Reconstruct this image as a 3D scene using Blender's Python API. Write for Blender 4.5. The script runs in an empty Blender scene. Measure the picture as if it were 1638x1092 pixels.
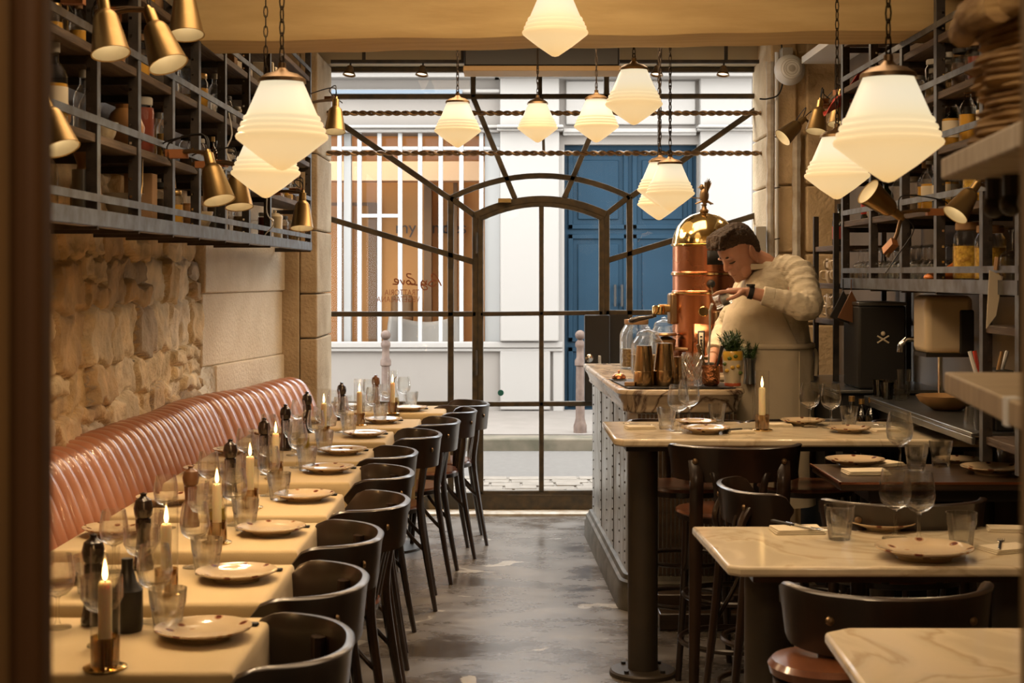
import bpy, math, random
import numpy as np
from mathutils import Vector, Matrix, noise
random.seed(7)
PI = math.pi; R = math.radians
S = bpy.context.scene
F = 2400.0; CX = 819.0; HY = 437.0; EYE = 1.5
# ---------------------------------------------------------------- camera
cd = bpy.data.cameras.new('camera'); cam = bpy.data.objects.new('camera', cd); S.collection.objects.link(cam)
cam.location = (0, 0, EYE); cam.rotation_euler = (R(90), 0, 0)
cd.sensor_width = 36; cd.lens = F / 1638 * 36; cd.shift_y = -109 / 1638.0; cd.clip_start = .05
cd.dof.use_dof = True; cd.dof.focus_distance = 7.3; cd.dof.aperture_fstop = 8.5
S.camera = cam
# ---------------------------------------------------------------- world, light, exposure
W = bpy.data.worlds.new('overcast'); S.world = W; W.use_nodes = True
bg = W.node_tree.nodes['Background']; bg.inputs[0].default_value = (.92, .96, 1.0, 1); bg.inputs[1].default_value = 7.5
S.view_settings.view_transform = 'Standard'; S.view_settings.look = 'None'; S.view_settings.gamma = 1
S.view_settings.exposure = 0.0; S.view_settings.use_curve_mapping = False
S.cycles.max_bounces = 8; S.cycles.diffuse_bounces = 3; S.cycles.glossy_bounces = 4; S.cycles.transmission_bounces = 6
S.cycles.transparent_max_bounces = 28; S.cycles.caustics_reflective = False; S.cycles.caustics_refractive = False
S.cycles.use_denoising = True; S.cycles.sample_clamp_indirect = 4
WARM = (1, .70, .42)
def area(name, loc, rot, sx, sy, power, col, portal=False):
    l = bpy.data.lights.new(name, 'AREA'); l.shape = 'RECTANGLE'; l.size = sx; l.size_y = sy; l.energy = power; l.color = col
    if portal: l.cycles.is_portal = True
    o = bpy.data.objects.new(name, l); S.collection.objects.link(o); o.location = loc; o.rotation_euler = rot; return o
area('window_portal', (.18, 9.72, 1.45), (R(-90), 0, 0), 2.9, 2.9, 1, (1, 1, 1), True)
area('added_fill_front', (0.0, 4.1, 2.93), (0, 0, 0), 2.0, 1.2, 34, WARM)  # warm overhead fill added to light the tables, no real fitting
area('added_fill_middle', (.2, 7.5, 2.93), (0, 0, 0), 1.8, .9, 40, WARM)  # unseen fill added to brighten the lintel, right pier and bar
area('added_fill_entrance', (.25, .3, 2.8), (R(48), 0, R(-12)), 1.2, .5, 11, WARM)  # frontal fill added near the camera, not a lamp of the room
for nm_, lc_, tg_, pw_ in (('added_basket_spot', (-.15, 1.15, 2.5), (.72, 2.0, 1.65), 34), ('added_post_spot', (.0, -.6, 2.3), (.2, 1.0, 1.4), 16)):  # unseen spots added to brighten the dark basket, boards and door posts
    l_ = bpy.data.lights.new(nm_, 'SPOT'); l_.energy = pw_; l_.color = (1, .74, .48); l_.spot_size = R(62); l_.spot_blend = 1; l_.shadow_soft_size = .08
    o_ = bpy.data.objects.new(nm_, l_); S.collection.objects.link(o_); o_.location = lc_; o_.rotation_euler = (Vector(tg_) - Vector(lc_)).to_track_quat('-Z', 'Y').to_euler()
# ---------------------------------------------------------------- helpers
def X(px, Y): return (px - CX) * Y / F
def Z(py, Y): return EYE - (py - HY) * Y / F
def at(px, py, Y): return Vector((X(px, Y), Y, Z(py, Y)))
def onz(px, py, z):
    Y = (EYE - z) * F / (py - HY); return Vector((X(px, Y), Y, z))
ORD = ['first', 'second', 'third', 'fourth', 'fifth', 'sixth', 'seventh', 'eighth', 'ninth', 'tenth', 'eleventh', 'twelfth',
       'thirteenth', 'fourteenth', 'fifteenth', 'sixteenth', 'seventeenth', 'eighteenth', 'nineteenth', 'twentieth']
class MB:
    def __init__(s): s.v = []; s.f = []
    def add(s, vs, fs, M=None):
        n = len(s.v)
        for v in vs:
            v = Vector(v); s.v.append(M @ v if M is not None else v)
        s.f += [tuple(i + n for i in f) for f in fs]; return s
    def box(s, x0, x1, y0, y1, z0, z1, M=None):
        vs = [(x, y, z) for z in (z0, z1) for y in (y0, y1) for x in (x0, x1)]
        return s.add(vs, [(0, 2, 3, 1), (4, 5, 7, 6), (0, 1, 5, 4), (2, 6, 7, 3), (0, 4, 6, 2), (1, 3, 7, 5)], M)
    def lathe(s, prof, n=24, M=None, cap=True, a0=0, wob=None):
        vs = []; fs = []
        for r, z in prof:
            for i in range(n):
                a = a0 + 2 * PI * i / n; rr = r * (wob(a, z) if wob else 1)
                vs.append((rr * math.cos(a), rr * math.sin(a), z))
        for j in range(len(prof) - 1):
            for i in range(n):
                k = (i + 1) % n; fs.append((j * n + i, j * n + k, (j + 1) * n + k, (j + 1) * n + i))
        if cap:
            if prof[0][0] > 1e-5: fs.append(tuple(range(n - 1, -1, -1)))
            if prof[-1][0] > 1e-5: fs.append(tuple((len(prof) - 1) * n + i for i in range(n)))
        return s.add(vs, fs, M)
    def tube(s, pts, r, n=8, M=None, closed=False, fx=1, fz=1, up=None):
        pts = [Vector(p) for p in pts]; m = len(pts); rs = r if isinstance(r, (list, tuple)) else [r] * m
        vs = []; fs = []; nrm = None
        for i in range(m):
            if closed: t = pts[(i + 1) % m] - pts[i - 1]
            else: t = pts[min(i + 1, m - 1)] - pts[max(i - 1, 0)]
            if t.length < 1e-9: t = Vector((0, 0, 1))
            t.normalize()
            if up is not None: nrm = Vector(up)
            elif nrm is None: nrm = Vector((0, 0, 1)) if abs(t.z) < .9 else Vector((1, 0, 0))
            nrm = nrm - t * nrm.dot(t)
            if nrm.length < 1e-6: nrm = t.orthogonal()
            nrm.normalize(); b = t.cross(nrm)
            for k in range(n):
                a = 2 * PI * (k + .5) / n
                vs.append(pts[i] + nrm * (math.cos(a) * rs[i] * fz) + b * (math.sin(a) * rs[i] * fx))
        for i in range(m if closed else m - 1):
            j = (i + 1) % m
            for k in range(n):
                l = (k + 1) % n; fs.append((i * n + k, i * n + l, j * n + l, j * n + k))
        if not closed: fs += [tuple(range(n - 1, -1, -1)), tuple((m - 1) * n + k for k in range(n))]
        return s.add(vs, fs, M)
    def prism(s, poly, z0, z1, M=None):
        n = len(poly); vs = [(p[0], p[1], z0) for p in poly] + [(p[0], p[1], z1) for p in poly]
        fs = [tuple(range(n - 1, -1, -1)), tuple(range(n, 2 * n))] + [(i, (i + 1) % n, n + (i + 1) % n, n + i) for i in range(n)]
        return s.add(vs, fs, M)
    def ball(s, c, r, n=14, M=None, m=9):
        r = r if isinstance(r, (list, tuple)) else (r, r, r)
        pr = [(math.sin(PI * j / m), -math.cos(PI * j / m)) for j in range(m + 1)]; pr[0] = (0, -1); pr[-1] = (0, 1)
        T = Matrix.Translation(c) @ Matrix.Diagonal((*r, 1)); T = M @ T if M is not None else T
        vs = [(0, 0, -1)]; fs = []
        for q, z in pr[1:-1]:
            for i in range(n): vs.append((q * math.cos(2 * PI * i / n), q * math.sin(2 * PI * i / n), z))
        vs.append((0, 0, 1)); L = len(vs) - 1
        for i in range(n):
            k = (i + 1) % n; fs.append((0, 1 + k, 1 + i)); fs.append((L, 1 + (m - 2) * n + i, 1 + (m - 2) * n + k))
            for j in range(m - 2): fs.append((1 + j * n + i, 1 + j * n + k, 1 + (j + 1) * n + k, 1 + (j + 1) * n + i))
        return s.add(vs, fs, T)
    def bar(s, a, b, w, d, up=(0, 1, 0)):
        a = Vector(a); b = Vector(b); t = (b - a); L = t.length; t.normalize(); u = Vector(up); u = (u - t * u.dot(t)).normalized(); q = t.cross(u)
        M = Matrix((( q.x, u.x, t.x, a.x), (q.y, u.y, t.y, a.y), (q.z, u.z, t.z, a.z), (0, 0, 0, 1)))
        return s.box(-w / 2, w / 2, -d / 2, d / 2, 0, L, M)
    def loft(s, rings, cap=True):
        n = len(rings[0]); vs = [p for r in rings for p in r]; fs = []
        for j in range(len(rings) - 1):
            for i in range(n):
                k = (i + 1) % n; fs.append((j * n + i, j * n + k, (j + 1) * n + k, (j + 1) * n + i))
        if cap: fs += [tuple(range(n - 1, -1, -1)), tuple((len(rings) - 1) * n + i for i in range(n))]
        return s.add(vs, fs)
    def grid(s, rows):
        m = len(rows); n = len(rows[0])
        return s.add([p for r in rows for p in r], [(j * n + i, j * n + i + 1, (j + 1) * n + i + 1, (j + 1) * n + i) for j in range(m - 1) for i in range(n - 1)])
    def build(s, name, mat, parent=None, bevel=0, sub=0, ang=38, solid=0, remesh=0, seg=2):
        me = bpy.data.meshes.new(name); me.from_pydata([tuple(v) for v in s.v], [], s.f); me.update()
        me.polygons.foreach_set('use_smooth', [True] * len(me.polygons))
        if not remesh: me.set_sharp_from_angle(angle=R(ang))
        if isinstance(mat, (list, tuple)):
            for m in mat: me.materials.append(m)
        else: me.materials.append(mat)
        o = bpy.data.objects.new(name, me); S.collection.objects.link(o)
        if parent is not None: o.parent = parent
        if solid:
            m = o.modifiers.new('s', 'SOLIDIFY'); m.thickness = solid; m.offset = 0
        if bevel:
            m = o.modifiers.new('b', 'BEVEL'); m.width = bevel; m.segments = seg; m.limit_method = 'ANGLE'; m.angle_limit = R(40)
        if remesh:
            m = o.modifiers.new('r', 'REMESH'); m.mode = 'VOXEL'; m.voxel_size = remesh; m.use_smooth_shade = True
            m = o.modifiers.new('sm', 'SMOOTH'); m.factor = .5; m.iterations = 4
        if sub:
            m = o.modifiers.new('u', 'SUBSURF'); m.levels = sub; m.render_levels = sub
        return o
def tag(o, label=None, cat=None, group=None, kind=None):
    if label: o['label'] = label
    if cat: o['category'] = cat
    if group: o['group'] = group
    if kind: o['kind'] = kind
    return o
def thing(name, label, cat, loc=(0, 0, 0), rz=0, group=None, parent=None, sc=1):
    o = bpy.data.objects.new(name, None); S.collection.objects.link(o); o.location = loc; o.rotation_euler = (0, 0, rz); o.empty_display_size = .05
    o.scale = (sc, sc, sc); return tag(o, label, cat, group)
def struct(name, mb, mat, label=None, **k):
    return tag(mb.build(name, mat, **k), label=label, kind='structure')
CH = {}
def copy_tree(o, parent=None):
    c = o.copy(); S.collection.objects.link(c)
    if parent is not None:
        c.parent = parent
    for ch in o.children: copy_tree(ch, c)
    return c
USED = set()
def put(proto, loc, rz=0, label=None, group=None, sc=None, tilt=None):
    """first call moves the prototype itself, later calls copy it"""
    if proto.name in USED: o = copy_tree(proto)
    else: o = proto; USED.add(proto.name)
    o.location = loc; o.rotation_euler = (tilt[0], tilt[1], rz) if tilt else (0, 0, rz)
    if sc is not None: o.scale = (sc, sc, sc) if not isinstance(sc, tuple) else sc
    if label: o['label'] = label
    if group: o['group'] = group
    elif 'group' in o.keys(): del o['group']
    return o
# ---------------------------------------------------------------- materials
def nt(name):
    m = bpy.data.materials.new(name); m.use_nodes = True; n = m.node_tree.nodes; p = n['Principled BSDF']; return m, m.node_tree, n, m.node_tree.links, p
def mat(name, c, rough=.5, metal=0, c2=None, ns=8, bump=0, bs=None, coat=0, rvar=0, stretch=(1, 1, 1), lo=.35, hi=.65, det=6, sheen=0, sss=0):
    m, t, n, l, p = nt(name)
    p.inputs['Base Color'].default_value = (*c, 1); p.inputs['Roughness'].default_value = rough; p.inputs['Metallic'].default_value = metal
    if coat: p.inputs['Coat Weight'].default_value = coat; p.inputs['Coat Roughness'].default_value = .12
    if sheen: p.inputs['Sheen Weight'].default_value = sheen
    if sss: p.inputs['Subsurface Weight'].default_value = sss; p.inputs['Subsurface Radius'].default_value = (.02, .008, .004); p.inputs['Subsurface Scale'].default_value = 1
    if c2 or bump or rvar:
        tc = n.new('ShaderNodeTexCoord'); mp = n.new('ShaderNodeMapping'); mp.inputs['Scale'].default_value = stretch; l.new(tc.outputs['Object'], mp.inputs[0])
        no = n.new('ShaderNodeTexNoise'); no.inputs['Scale'].default_value = ns; no.inputs['Detail'].default_value = det; l.new(mp.outputs[0], no.inputs['Vector'])
        mr = n.new('ShaderNodeMapRange'); mr.inputs[1].default_value = lo; mr.inputs[2].default_value = hi; l.new(no.outputs[0], mr.inputs[0])
        if c2:
            mx = n.new('ShaderNodeMix'); mx.data_type = 'RGBA'; mx.inputs[6].default_value = (*c, 1); mx.inputs[7].default_value = (*c2, 1)
            l.new(mr.outputs[0], mx.inputs[0]); l.new(mx.outputs[2], p.inputs['Base Color'])
        if rvar:
            r2 = n.new('ShaderNodeMapRange'); r2.inputs[3].default_value = rough; r2.inputs[4].default_value = rough + rvar; l.new(mr.outputs[0], r2.inputs[0]); l.new(r2.outputs[0], p.inputs['Roughness'])
        if bump:
            b = n.new('ShaderNodeBump'); b.inputs['Strength'].default_value = bump; b.inputs['Distance'].default_value = .01
            if bs:
                nb = n.new('ShaderNodeTexNoise'); nb.inputs['Scale'].default_value = bs; nb.inputs['Detail'].default_value = 5; l.new(mp.outputs[0], nb.inputs['Vector']); l.new(nb.outputs[0], b.inputs['Height'])
            else: l.new(no.outputs[0], b.inputs['Height'])
            l.new(b.outputs[0], p.inputs['Normal'])
    return m
def thin(name, tint=(1, 1, 1), refl=.9, base=.035, rough=.02, ior=1.45):
    m = bpy.data.materials.new(name); m.use_nodes = True; t = m.node_tree; n = t.nodes; l = t.links; n.clear()
    o = n.new('ShaderNodeOutputMaterial'); mx = n.new('ShaderNodeMixShader'); tr = n.new('ShaderNodeBsdfTransparent'); gl = n.new('ShaderNodeBsdfGlossy')
    tr.inputs[0].default_value = (*tint, 1); gl.inputs['Roughness'].default_value = rough; gl.inputs[0].default_value = (refl, refl, refl, 1)
    lw = n.new('ShaderNodeLayerWeight'); lw.inputs[0].default_value = .35; pw = n.new('ShaderNodeMath'); pw.operation = 'POWER'; pw.inputs[1].default_value = 3.2
    ad = n.new('ShaderNodeMath'); ad.operation = 'MULTIPLY_ADD'; ad.inputs[1].default_value = .62; ad.inputs[2].default_value = base
    l.new(lw.outputs['Facing'], pw.inputs[0]); l.new(pw.outputs[0], ad.inputs[0]); l.new(ad.outputs[0], mx.inputs[0])
    l.new(tr.outputs[0], mx.inputs[1]); l.new(gl.outputs[0], mx.inputs[2]); l.new(mx.outputs[0], o.inputs[0]); return m
def emit(name, c, s):
    m, t, n, l, p = nt(name); p.inputs['Base Color'].default_value = (*c, 1); p.inputs['Emission Color'].default_value = (*c, 1); p.inputs['Emission Strength'].default_value = s; return m
def wood(name, c, c2, rough=.5, sc=6, stretch=(1, 14, 14), bump=.2, coat=0): return mat(name, c, rough, 0, c2, sc, bump, stretch=stretch, coat=coat)
def marble(name, c, vein, rough=.16):
    m, t, n, l, p = nt(name); tc = n.new('ShaderNodeTexCoord')
    n1 = n.new('ShaderNodeTexNoise'); n1.inputs['Scale'].default_value = 2.2; n1.inputs['Detail'].default_value = 9; n1.inputs['Distortion'].default_value = 1.6; l.new(tc.outputs['Object'], n1.inputs['Vector'])
    r = n.new('ShaderNodeValToRGB'); e = r.color_ramp.elements; e[0].position = .42; e[0].color = (*c, 1); e[1].position = .60; e[1].color = (*[x * .86 for x in c], 1)
    k = r.color_ramp.elements.new(.5); k.color = (*vein, 1); k = r.color_ramp.elements.new(.47); k.color = (*[x * .93 for x in c], 1); k = r.color_ramp.elements.new(.53); k.color = (*c, 1)
    l.new(n1.outputs[0], r.inputs[0]); l.new(r.outputs[0], p.inputs['Base Color']); p.inputs['Roughness'].default_value = rough; return m
M = {}
M['plaster'] = mat('plaster', (.55, .47, .34), .9, c2=(.46, .38, .26), ns=3, bump=.3, bs=30)
M['cream_wall'] = mat('cream_wall', (.62, .55, .42), .85, c2=(.55, .48, .36), ns=2)
M['beam'] = mat('painted_beam', (.80, .60, .29), .75, c2=(.70, .50, .23), ns=3, bump=.5, stretch=(1, 6, 6))
M['stone'] = mat('limestone', (.72, .55, .34), .92, c2=(.56, .41, .23), ns=5, bump=.8, bs=45)
M['pier'] = mat('dressed_stone', (.76, .66, .51), .92, c2=(.66, .55, .40), ns=4, bump=.8, bs=60)
M['pier_dark'] = mat('pillar_stone', (.46, .35, .22), .92, c2=(.36, .26, .15), ns=5, bump=.8, bs=55)
M['whitewash'] = mat('whitewash', (.72, .68, .60), .9, c2=(.5, .42, .32), ns=14, bump=.4)
M['steel'] = mat('window_steel', (.055, .042, .026), .45, c2=(.10, .07, .035), ns=20, metal=.3, bump=.1)
M['worn_steel'] = mat('worn_kickplate', (.05, .04, .025), .5, c2=(.18, .12, .05), ns=9, lo=.6, hi=.7, bump=.2)
M['angle'] = mat('galvanised_angle', (.20, .225, .25), .42, metal=.75, c2=(.11, .10, .095), ns=14, stretch=(1, 1, 1))
M['angle_dark'] = mat('dark_angle', (.024, .020, .017), .6, metal=.1, c2=(.06, .045, .035), ns=18)
M['shelf_wood'] = wood('shelf_wood', (.115, .075, .045), (.055, .034, .02), .7, 5, (14, 1, 14), .4)
M['brass'] = mat('aged_brass', (.50, .35, .15), .30, metal=1, c2=(.36, .24, .10), ns=9, rvar=.1)
M['polished_brass'] = mat('polished_brass', (.80, .58, .25), .12, metal=1)
M['copper'] = mat('copper', (.66, .27, .13), .22, metal=1, c2=(.50, .19, .09), ns=4, rvar=.1)
M['bronze'] = mat('bronze', (.26, .17, .09), .4, metal=.9)
M['chain'] = mat('chain_iron', (.05, .035, .022), .5, metal=.6)
M['chrome'] = mat('chrome', (.75, .75, .74), .1, metal=1)
M['steel_cut'] = mat('cutlery_steel', (.7, .68, .64), .18, metal=1)
M['inox'] = mat('brushed_inox', (.28, .29, .29), .28, metal=.9, c2=(.18, .19, .19), ns=3)
M['zinc'] = mat('riveted_zinc', (.62, .63, .62), .28, metal=.85, c2=(.42, .40, .36), ns=5, rvar=.2, bump=.25, stretch=(1, 3, 1))
M['rivet'] = mat('rivet', (.10, .09, .08), .35, metal=.9)
M['zinc_base'] = mat('worn_base', (.20, .18, .145), .5, metal=.3, c2=(.09, .08, .06), ns=7, bump=.3)
M['chair'] = mat('dark_stained_beech', (.014, .0085, .0055), .30, c2=(.030, .015, .008), ns=5, coat=.3, stretch=(3, 3, 1))
M['seat'] = mat('seat_plywood', (.20, .07, .028), .28, c2=(.12, .04, .017), ns=5, coat=.5, stretch=(6, 1, 1))
M['black'] = mat('black_iron', (.018, .015, .012), .42)
M['matte_black'] = mat('matte_black', (.012, .011, .010), .6)
M['pole'] = mat('cast_iron', (.035, .027, .018), .45, c2=(.05, .036, .022), ns=10)
M['dark_wood'] = wood('dark_wood', (.075, .045, .024), (.04, .023, .012), .32, 4, (1, 12, 12), .1, coat=.3)
M['mill'] = mat('mill_wood', (.022, .012, .008), .25, coat=.5)
M['mill_mid'] = mat('walnut_mill', (.16, .07, .03), .3, coat=.4)
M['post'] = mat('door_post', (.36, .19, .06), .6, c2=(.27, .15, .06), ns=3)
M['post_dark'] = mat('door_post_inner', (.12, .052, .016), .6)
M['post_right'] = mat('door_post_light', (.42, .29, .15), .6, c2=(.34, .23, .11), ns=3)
M['leather'] = mat('terracotta_leather', (.44, .19, .105), .33, c2=(.38, .155, .085), ns=6, bump=.1, bs=220, coat=.7)
M['cloth'] = mat('tablecloth', (.56, .425, .225), .85, c2=(.52, .39, .205), ns=3, bump=.12, bs=400, sheen=.2)
M['napkin'] = mat('napkin', (.70, .60, .43), .9, bump=.2, ns=60)
M['marble'] = marble('table_marble', (.70, .59, .41), (.53, .42, .27), .13)
M['bar_marble'] = marble('bar_marble', (.55, .43, .29), (.10, .055, .035), .2)
M['china'] = mat('china', (.64, .52, .36), .12, coat=.5)
M['wax'] = mat('wax', (.86, .72, .46), .45, sss=.3)
M['flame'] = emit('flame', (1, .62, .24), 9)
def table_glass(name, k, pwr, base, mul):
    m = bpy.data.materials.new(name); m.use_nodes = True; t = m.node_tree; n = t.nodes; l = t.links; n.clear()
    o = n.new('ShaderNodeOutputMaterial'); mx = n.new('ShaderNodeMixShader'); tr = n.new('ShaderNodeBsdfTransparent'); gl = n.new('ShaderNodeBsdfGlass')
    tr.inputs[0].default_value = (k, k, k * .985, 1); gl.inputs['Roughness'].default_value = 0; gl.inputs['IOR'].default_value = 1.48
    lw = n.new('ShaderNodeLayerWeight'); lw.inputs[0].default_value = .4; pw = n.new('ShaderNodeMath'); pw.operation = 'POWER'; pw.inputs[1].default_value = pwr
    ad = n.new('ShaderNodeMath'); ad.operation = 'MULTIPLY_ADD'; ad.inputs[1].default_value = mul; ad.inputs[2].default_value = base; ad.use_clamp = True
    l.new(lw.outputs['Facing'], pw.inputs[0]); l.new(pw.outputs[0], ad.inputs[0]); l.new(ad.outputs[0], mx.inputs[0]); l.new(tr.outputs[0], mx.inputs[1]); l.new(gl.outputs[0], mx.inputs[2]); l.new(mx.outputs[0], o.inputs[0]); return m
M['glass'] = table_glass('clear_glass', .98, 1.6, .10, .85)
M['thickglass'] = table_glass('heavy_glass', .96, 1.2, .30, .7)
M['sleeve'] = thin('sleeve_glass', (.98, .98, .97), base=.04)
M['pane'] = thin('window_pane', (.99, .995, .99), base=.012, refl=.7)
M['bottle_green'] = thin('green_glass', (.12, .16, .05), base=.10)
M['bottle_brown'] = thin('brown_glass', (.22, .10, .03), base=.10)
M['smoke'] = thin('smoked_brass_glass', (.75, .60, .35), base=.2)
M['floor'] = None
M['white'] = mat('white_paint', (.80, .80, .78), .5)
M['grey_plastic'] = mat('grey_plastic', (.45, .43, .38), .5)
M['beige_plastic'] = mat('beige_plastic', (.55, .45, .30), .35, coat=.3)
M['paper'] = mat('paper', (.78, .69, .52), .8)
M['kraft'] = mat('kraft_card', (.40, .24, .10), .8)
M['red'] = mat('red', (.45, .04, .02), .4)
M['red_plastic'] = mat('red_bag', (.50, .03, .015), .3, bump=.6, ns=30)
M['cork'] = mat('cork', (.40, .24, .12), .8)
M['amber'] = mat('amber_liquid', (.78, .42, .06), .25)
M['tomato'] = mat('tomato_sauce', (.20, .035, .012), .4)
M['grains'] = mat('dry_grains', (.42, .30, .14), .8, c2=(.2, .12, .05), ns=90, bump=.5)
M['pasta'] = mat('yellow_pasta', (.80, .52, .06), .6, c2=(.4, .2, .02), ns=70, bump=.6)
M['dark_fill'] = mat('dark_contents', (.05, .03, .02), .6, c2=(.1, .05, .02), ns=60)
M['terracotta'] = mat('glazed_terracotta', (.42, .22, .08), .3, c2=(.30, .14, .05), ns=6, coat=.3)
M['cream_pot'] = mat('cream_pot', (.66, .56, .38), .35, c2=(.45, .32, .15), ns=20, lo=.55, hi=.7, coat=.4)
M['yellow'] = mat('yellow_glaze', (.70, .42, .05), .3, coat=.4)
M['leaf'] = mat('leaf', (.05, .105, .02), .5, c2=(.03, .07, .015), ns=20)
M['skin'] = mat('skin', (.62, .34, .235), .5, c2=(.56, .28, .18), ns=14, sss=.15)
M['hair'] = mat('hair', (.045, .024, .013), .6, c2=(.085, .045, .022), ns=60, bump=1, bs=110, stretch=(1, 1, 3))
M['shirt'] = mat('cream_shirt', (.72, .63, .47), .85, c2=(.68, .60, .44), ns=5, bump=1, bs=16, stretch=(1, 1, 2.2))
M['apron'] = mat('linen_apron', (.60, .51, .36), .9, c2=(.55, .46, .32), ns=5, bump=.5, bs=12)
M['trousers'] = mat('dark_trousers', (.04, .035, .03), .8)
M['milk'] = mat('milk', (.85, .83, .78), .2)
M['basket'] = mat('basket', (.42, .27, .11), .85, c2=(.20, .11, .04), ns=16, bump=1, stretch=(1, 1, 4))
M['bleached'] = mat('bleached_board', (.55, .49, .39), .75, c2=(.40, .33, .24), ns=6, stretch=(2, 14, 2), bump=.3)
M['facade'] = mat('facade_paint', (0.1850, 0.1590, 0.1340), .85, c2=(0.1750, 0.1500, 0.1260), ns=1.5)
M['facade_trim'] = mat('facade_trim', (0.2380, 0.2142, 0.1884), .8)
M['blue'] = mat('blue_door', (0.0075, 0.0240, 0.0400), .6, c2=(0.0065, 0.0215, 0.0360), ns=3); M['blue'].node_tree.nodes['Principled BSDF'].inputs['Specular IOR Level'].default_value = .15
M['shop_wall'] = mat('shop_wall', (.50, .25, .085), .8, c2=(.45, .22, .07), ns=1)
M['shop_dark'] = mat('shop_dark', (.16, .09, .04), .7)
M['kerb'] = mat('kerb_stone', (0.1292, 0.1020, 0.0680), .9, c2=(0.0680, 0.0578, 0.0340), ns=6)
M['asphalt'] = mat('asphalt', (0.1020, 0.0898, 0.0762), .9, c2=(0.0884, 0.0762, 0.0646), ns=20)
M['pavement'] = mat('pavement', (0.1700, 0.1428, 0.1190), .9, c2=(0.1496, 0.1258, 0.1020), ns=5)
M['cobble'] = mat('cobbles', (0.1836, 0.1530, 0.1190), .85, c2=(0.1360, 0.1122, 0.0850), ns=9, bump=.4)
M['rust'] = mat('rusty_bollard', (0.1156, 0.0714, 0.0476), .7, c2=(0.0680, 0.0374, 0.0238), ns=20)
M['logo'] = mat('logo_red', (.30, .09, .03), .6)
M['shop_letter'] = mat('shop_letter', (.05, .035, .03), .6)
M['whitebar'] = mat('white_bar', (0.2856, 0.2720, 0.2516), .5)
def floor_mat():
    m, t, n, l, p = nt('polished_concrete'); tc = n.new('ShaderNodeTexCoord')
    mp = n.new('ShaderNodeMapping'); mp.inputs['Scale'].default_value = (.85, 1.25, 1); l.new(tc.outputs['Object'], mp.inputs[0])
    a = n.new('ShaderNodeTexNoise'); a.inputs['Scale'].default_value = 2.6; a.inputs['Detail'].default_value = 10; a.inputs['Roughness'].default_value = .65; l.new(mp.outputs[0], a.inputs['Vector'])
    r = n.new('ShaderNodeValToRGB'); e = r.color_ramp.elements; e[0].position = .38; e[0].color = (.085, .068, .052, 1); e[1].position = .66; e[1].color = (.27, .245, .215, 1)
    l.new(a.outputs[0], r.inputs[0])
    b = n.new('ShaderNodeTexNoise'); b.inputs['Scale'].default_value = 3.3; b.inputs['Detail'].default_value = 5; b.inputs['Distortion'].default_value = 1.1; l.new(mp.outputs[0], b.inputs['Vector'])
    r2 = n.new('ShaderNodeValToRGB'); r2.color_ramp.elements[0].position = .655; r2.color_ramp.elements[1].position = .67; l.new(b.outputs[0], r2.inputs[0])
    mx = n.new('ShaderNodeMix'); mx.data_type = 'RGBA'; mx.inputs[7].default_value = (.48, .46, .42, 1); l.new(r2.outputs[0], mx.inputs[0]); l.new(r.outputs[0], mx.inputs[6]); l.new(mx.outputs[2], p.inputs['Base Color'])
    rr = n.new('ShaderNodeMapRange'); rr.inputs[1].default_value = .35; rr.inputs[2].default_value = .65; rr.inputs[3].default_value = .16; rr.inputs[4].default_value = .40; l.new(a.outputs[0], rr.inputs[0]); l.new(rr.outputs[0], p.inputs['Roughness'])
    bu = n.new('ShaderNodeBump'); bu.inputs['Strength'].default_value = .25; bu.inputs['Distance'].default_value = .01; l.new(a.outputs[0], bu.inputs['Height']); l.new(bu.outputs[0], p.inputs['Normal'])
    return m
M['floor'] = floor_mat()
def opal():
    m = bpy.data.materials.new('opal_glass'); m.use_nodes = True; t = m.node_tree; n = t.nodes; l = t.links; p = n['Principled BSDF']
    tc = n.new('ShaderNodeTexCoord'); d = n.new('ShaderNodeVectorMath'); d.operation = 'DISTANCE'; d.inputs[1].default_value = (0, 0, .155); l.new(tc.outputs['Object'], d.inputs[0])
    r = n.new('ShaderNodeValToRGB'); e = r.color_ramp.elements; e[0].position = .05; e[0].color = (1.0, .95, .80, 1); e[1].position = .15; e[1].color = (.95, .60, .24, 1)
    k = e.new(.09); k.color = (1.0, .82, .50, 1); l.new(d.outputs['Value'], r.inputs[0]); l.new(r.outputs[0], p.inputs['Emission Color']); p.inputs['Emission Strength'].default_value = .84
    p.inputs['Base Color'].default_value = (.42, .33, .22, 1); p.inputs['Specular IOR Level'].default_value = .1; p.inputs['Roughness'].default_value = .35; return m
M['opal'] = opal()
def china_pattern():
    m, t, n, l, p = nt('decorated_china'); tc = n.new('ShaderNodeTexCoord'); v = n.new('ShaderNodeTexVoronoi'); v.inputs['Scale'].default_value = 26; mp = n.new('ShaderNodeMapping'); mp.inputs['Scale'].default_value = (1, 1, .01)
    l.new(tc.outputs['Object'], mp.inputs[0]); l.new(mp.outputs[0], v.inputs['Vector'])
    r = n.new('ShaderNodeValToRGB'); e = r.color_ramp.elements; e[0].position = .17; e[0].color = (.16, .04, .02, 1); e[1].position = .40; e[1].color = (.60, .46, .29, 1); e_ = e.new(.21); e_.color = (.42, .22, .10, 1); e_ = e.new(.30); e_.color = (.64, .52, .35, 1); l.new(v.outputs['Distance'], r.inputs[0])
    l.new(r.outputs[0], p.inputs['Base Color']); p.inputs['Roughness'].default_value = .12; p.inputs['Coat Weight'].default_value = .4; return m
M['china2'] = china_pattern()
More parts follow.
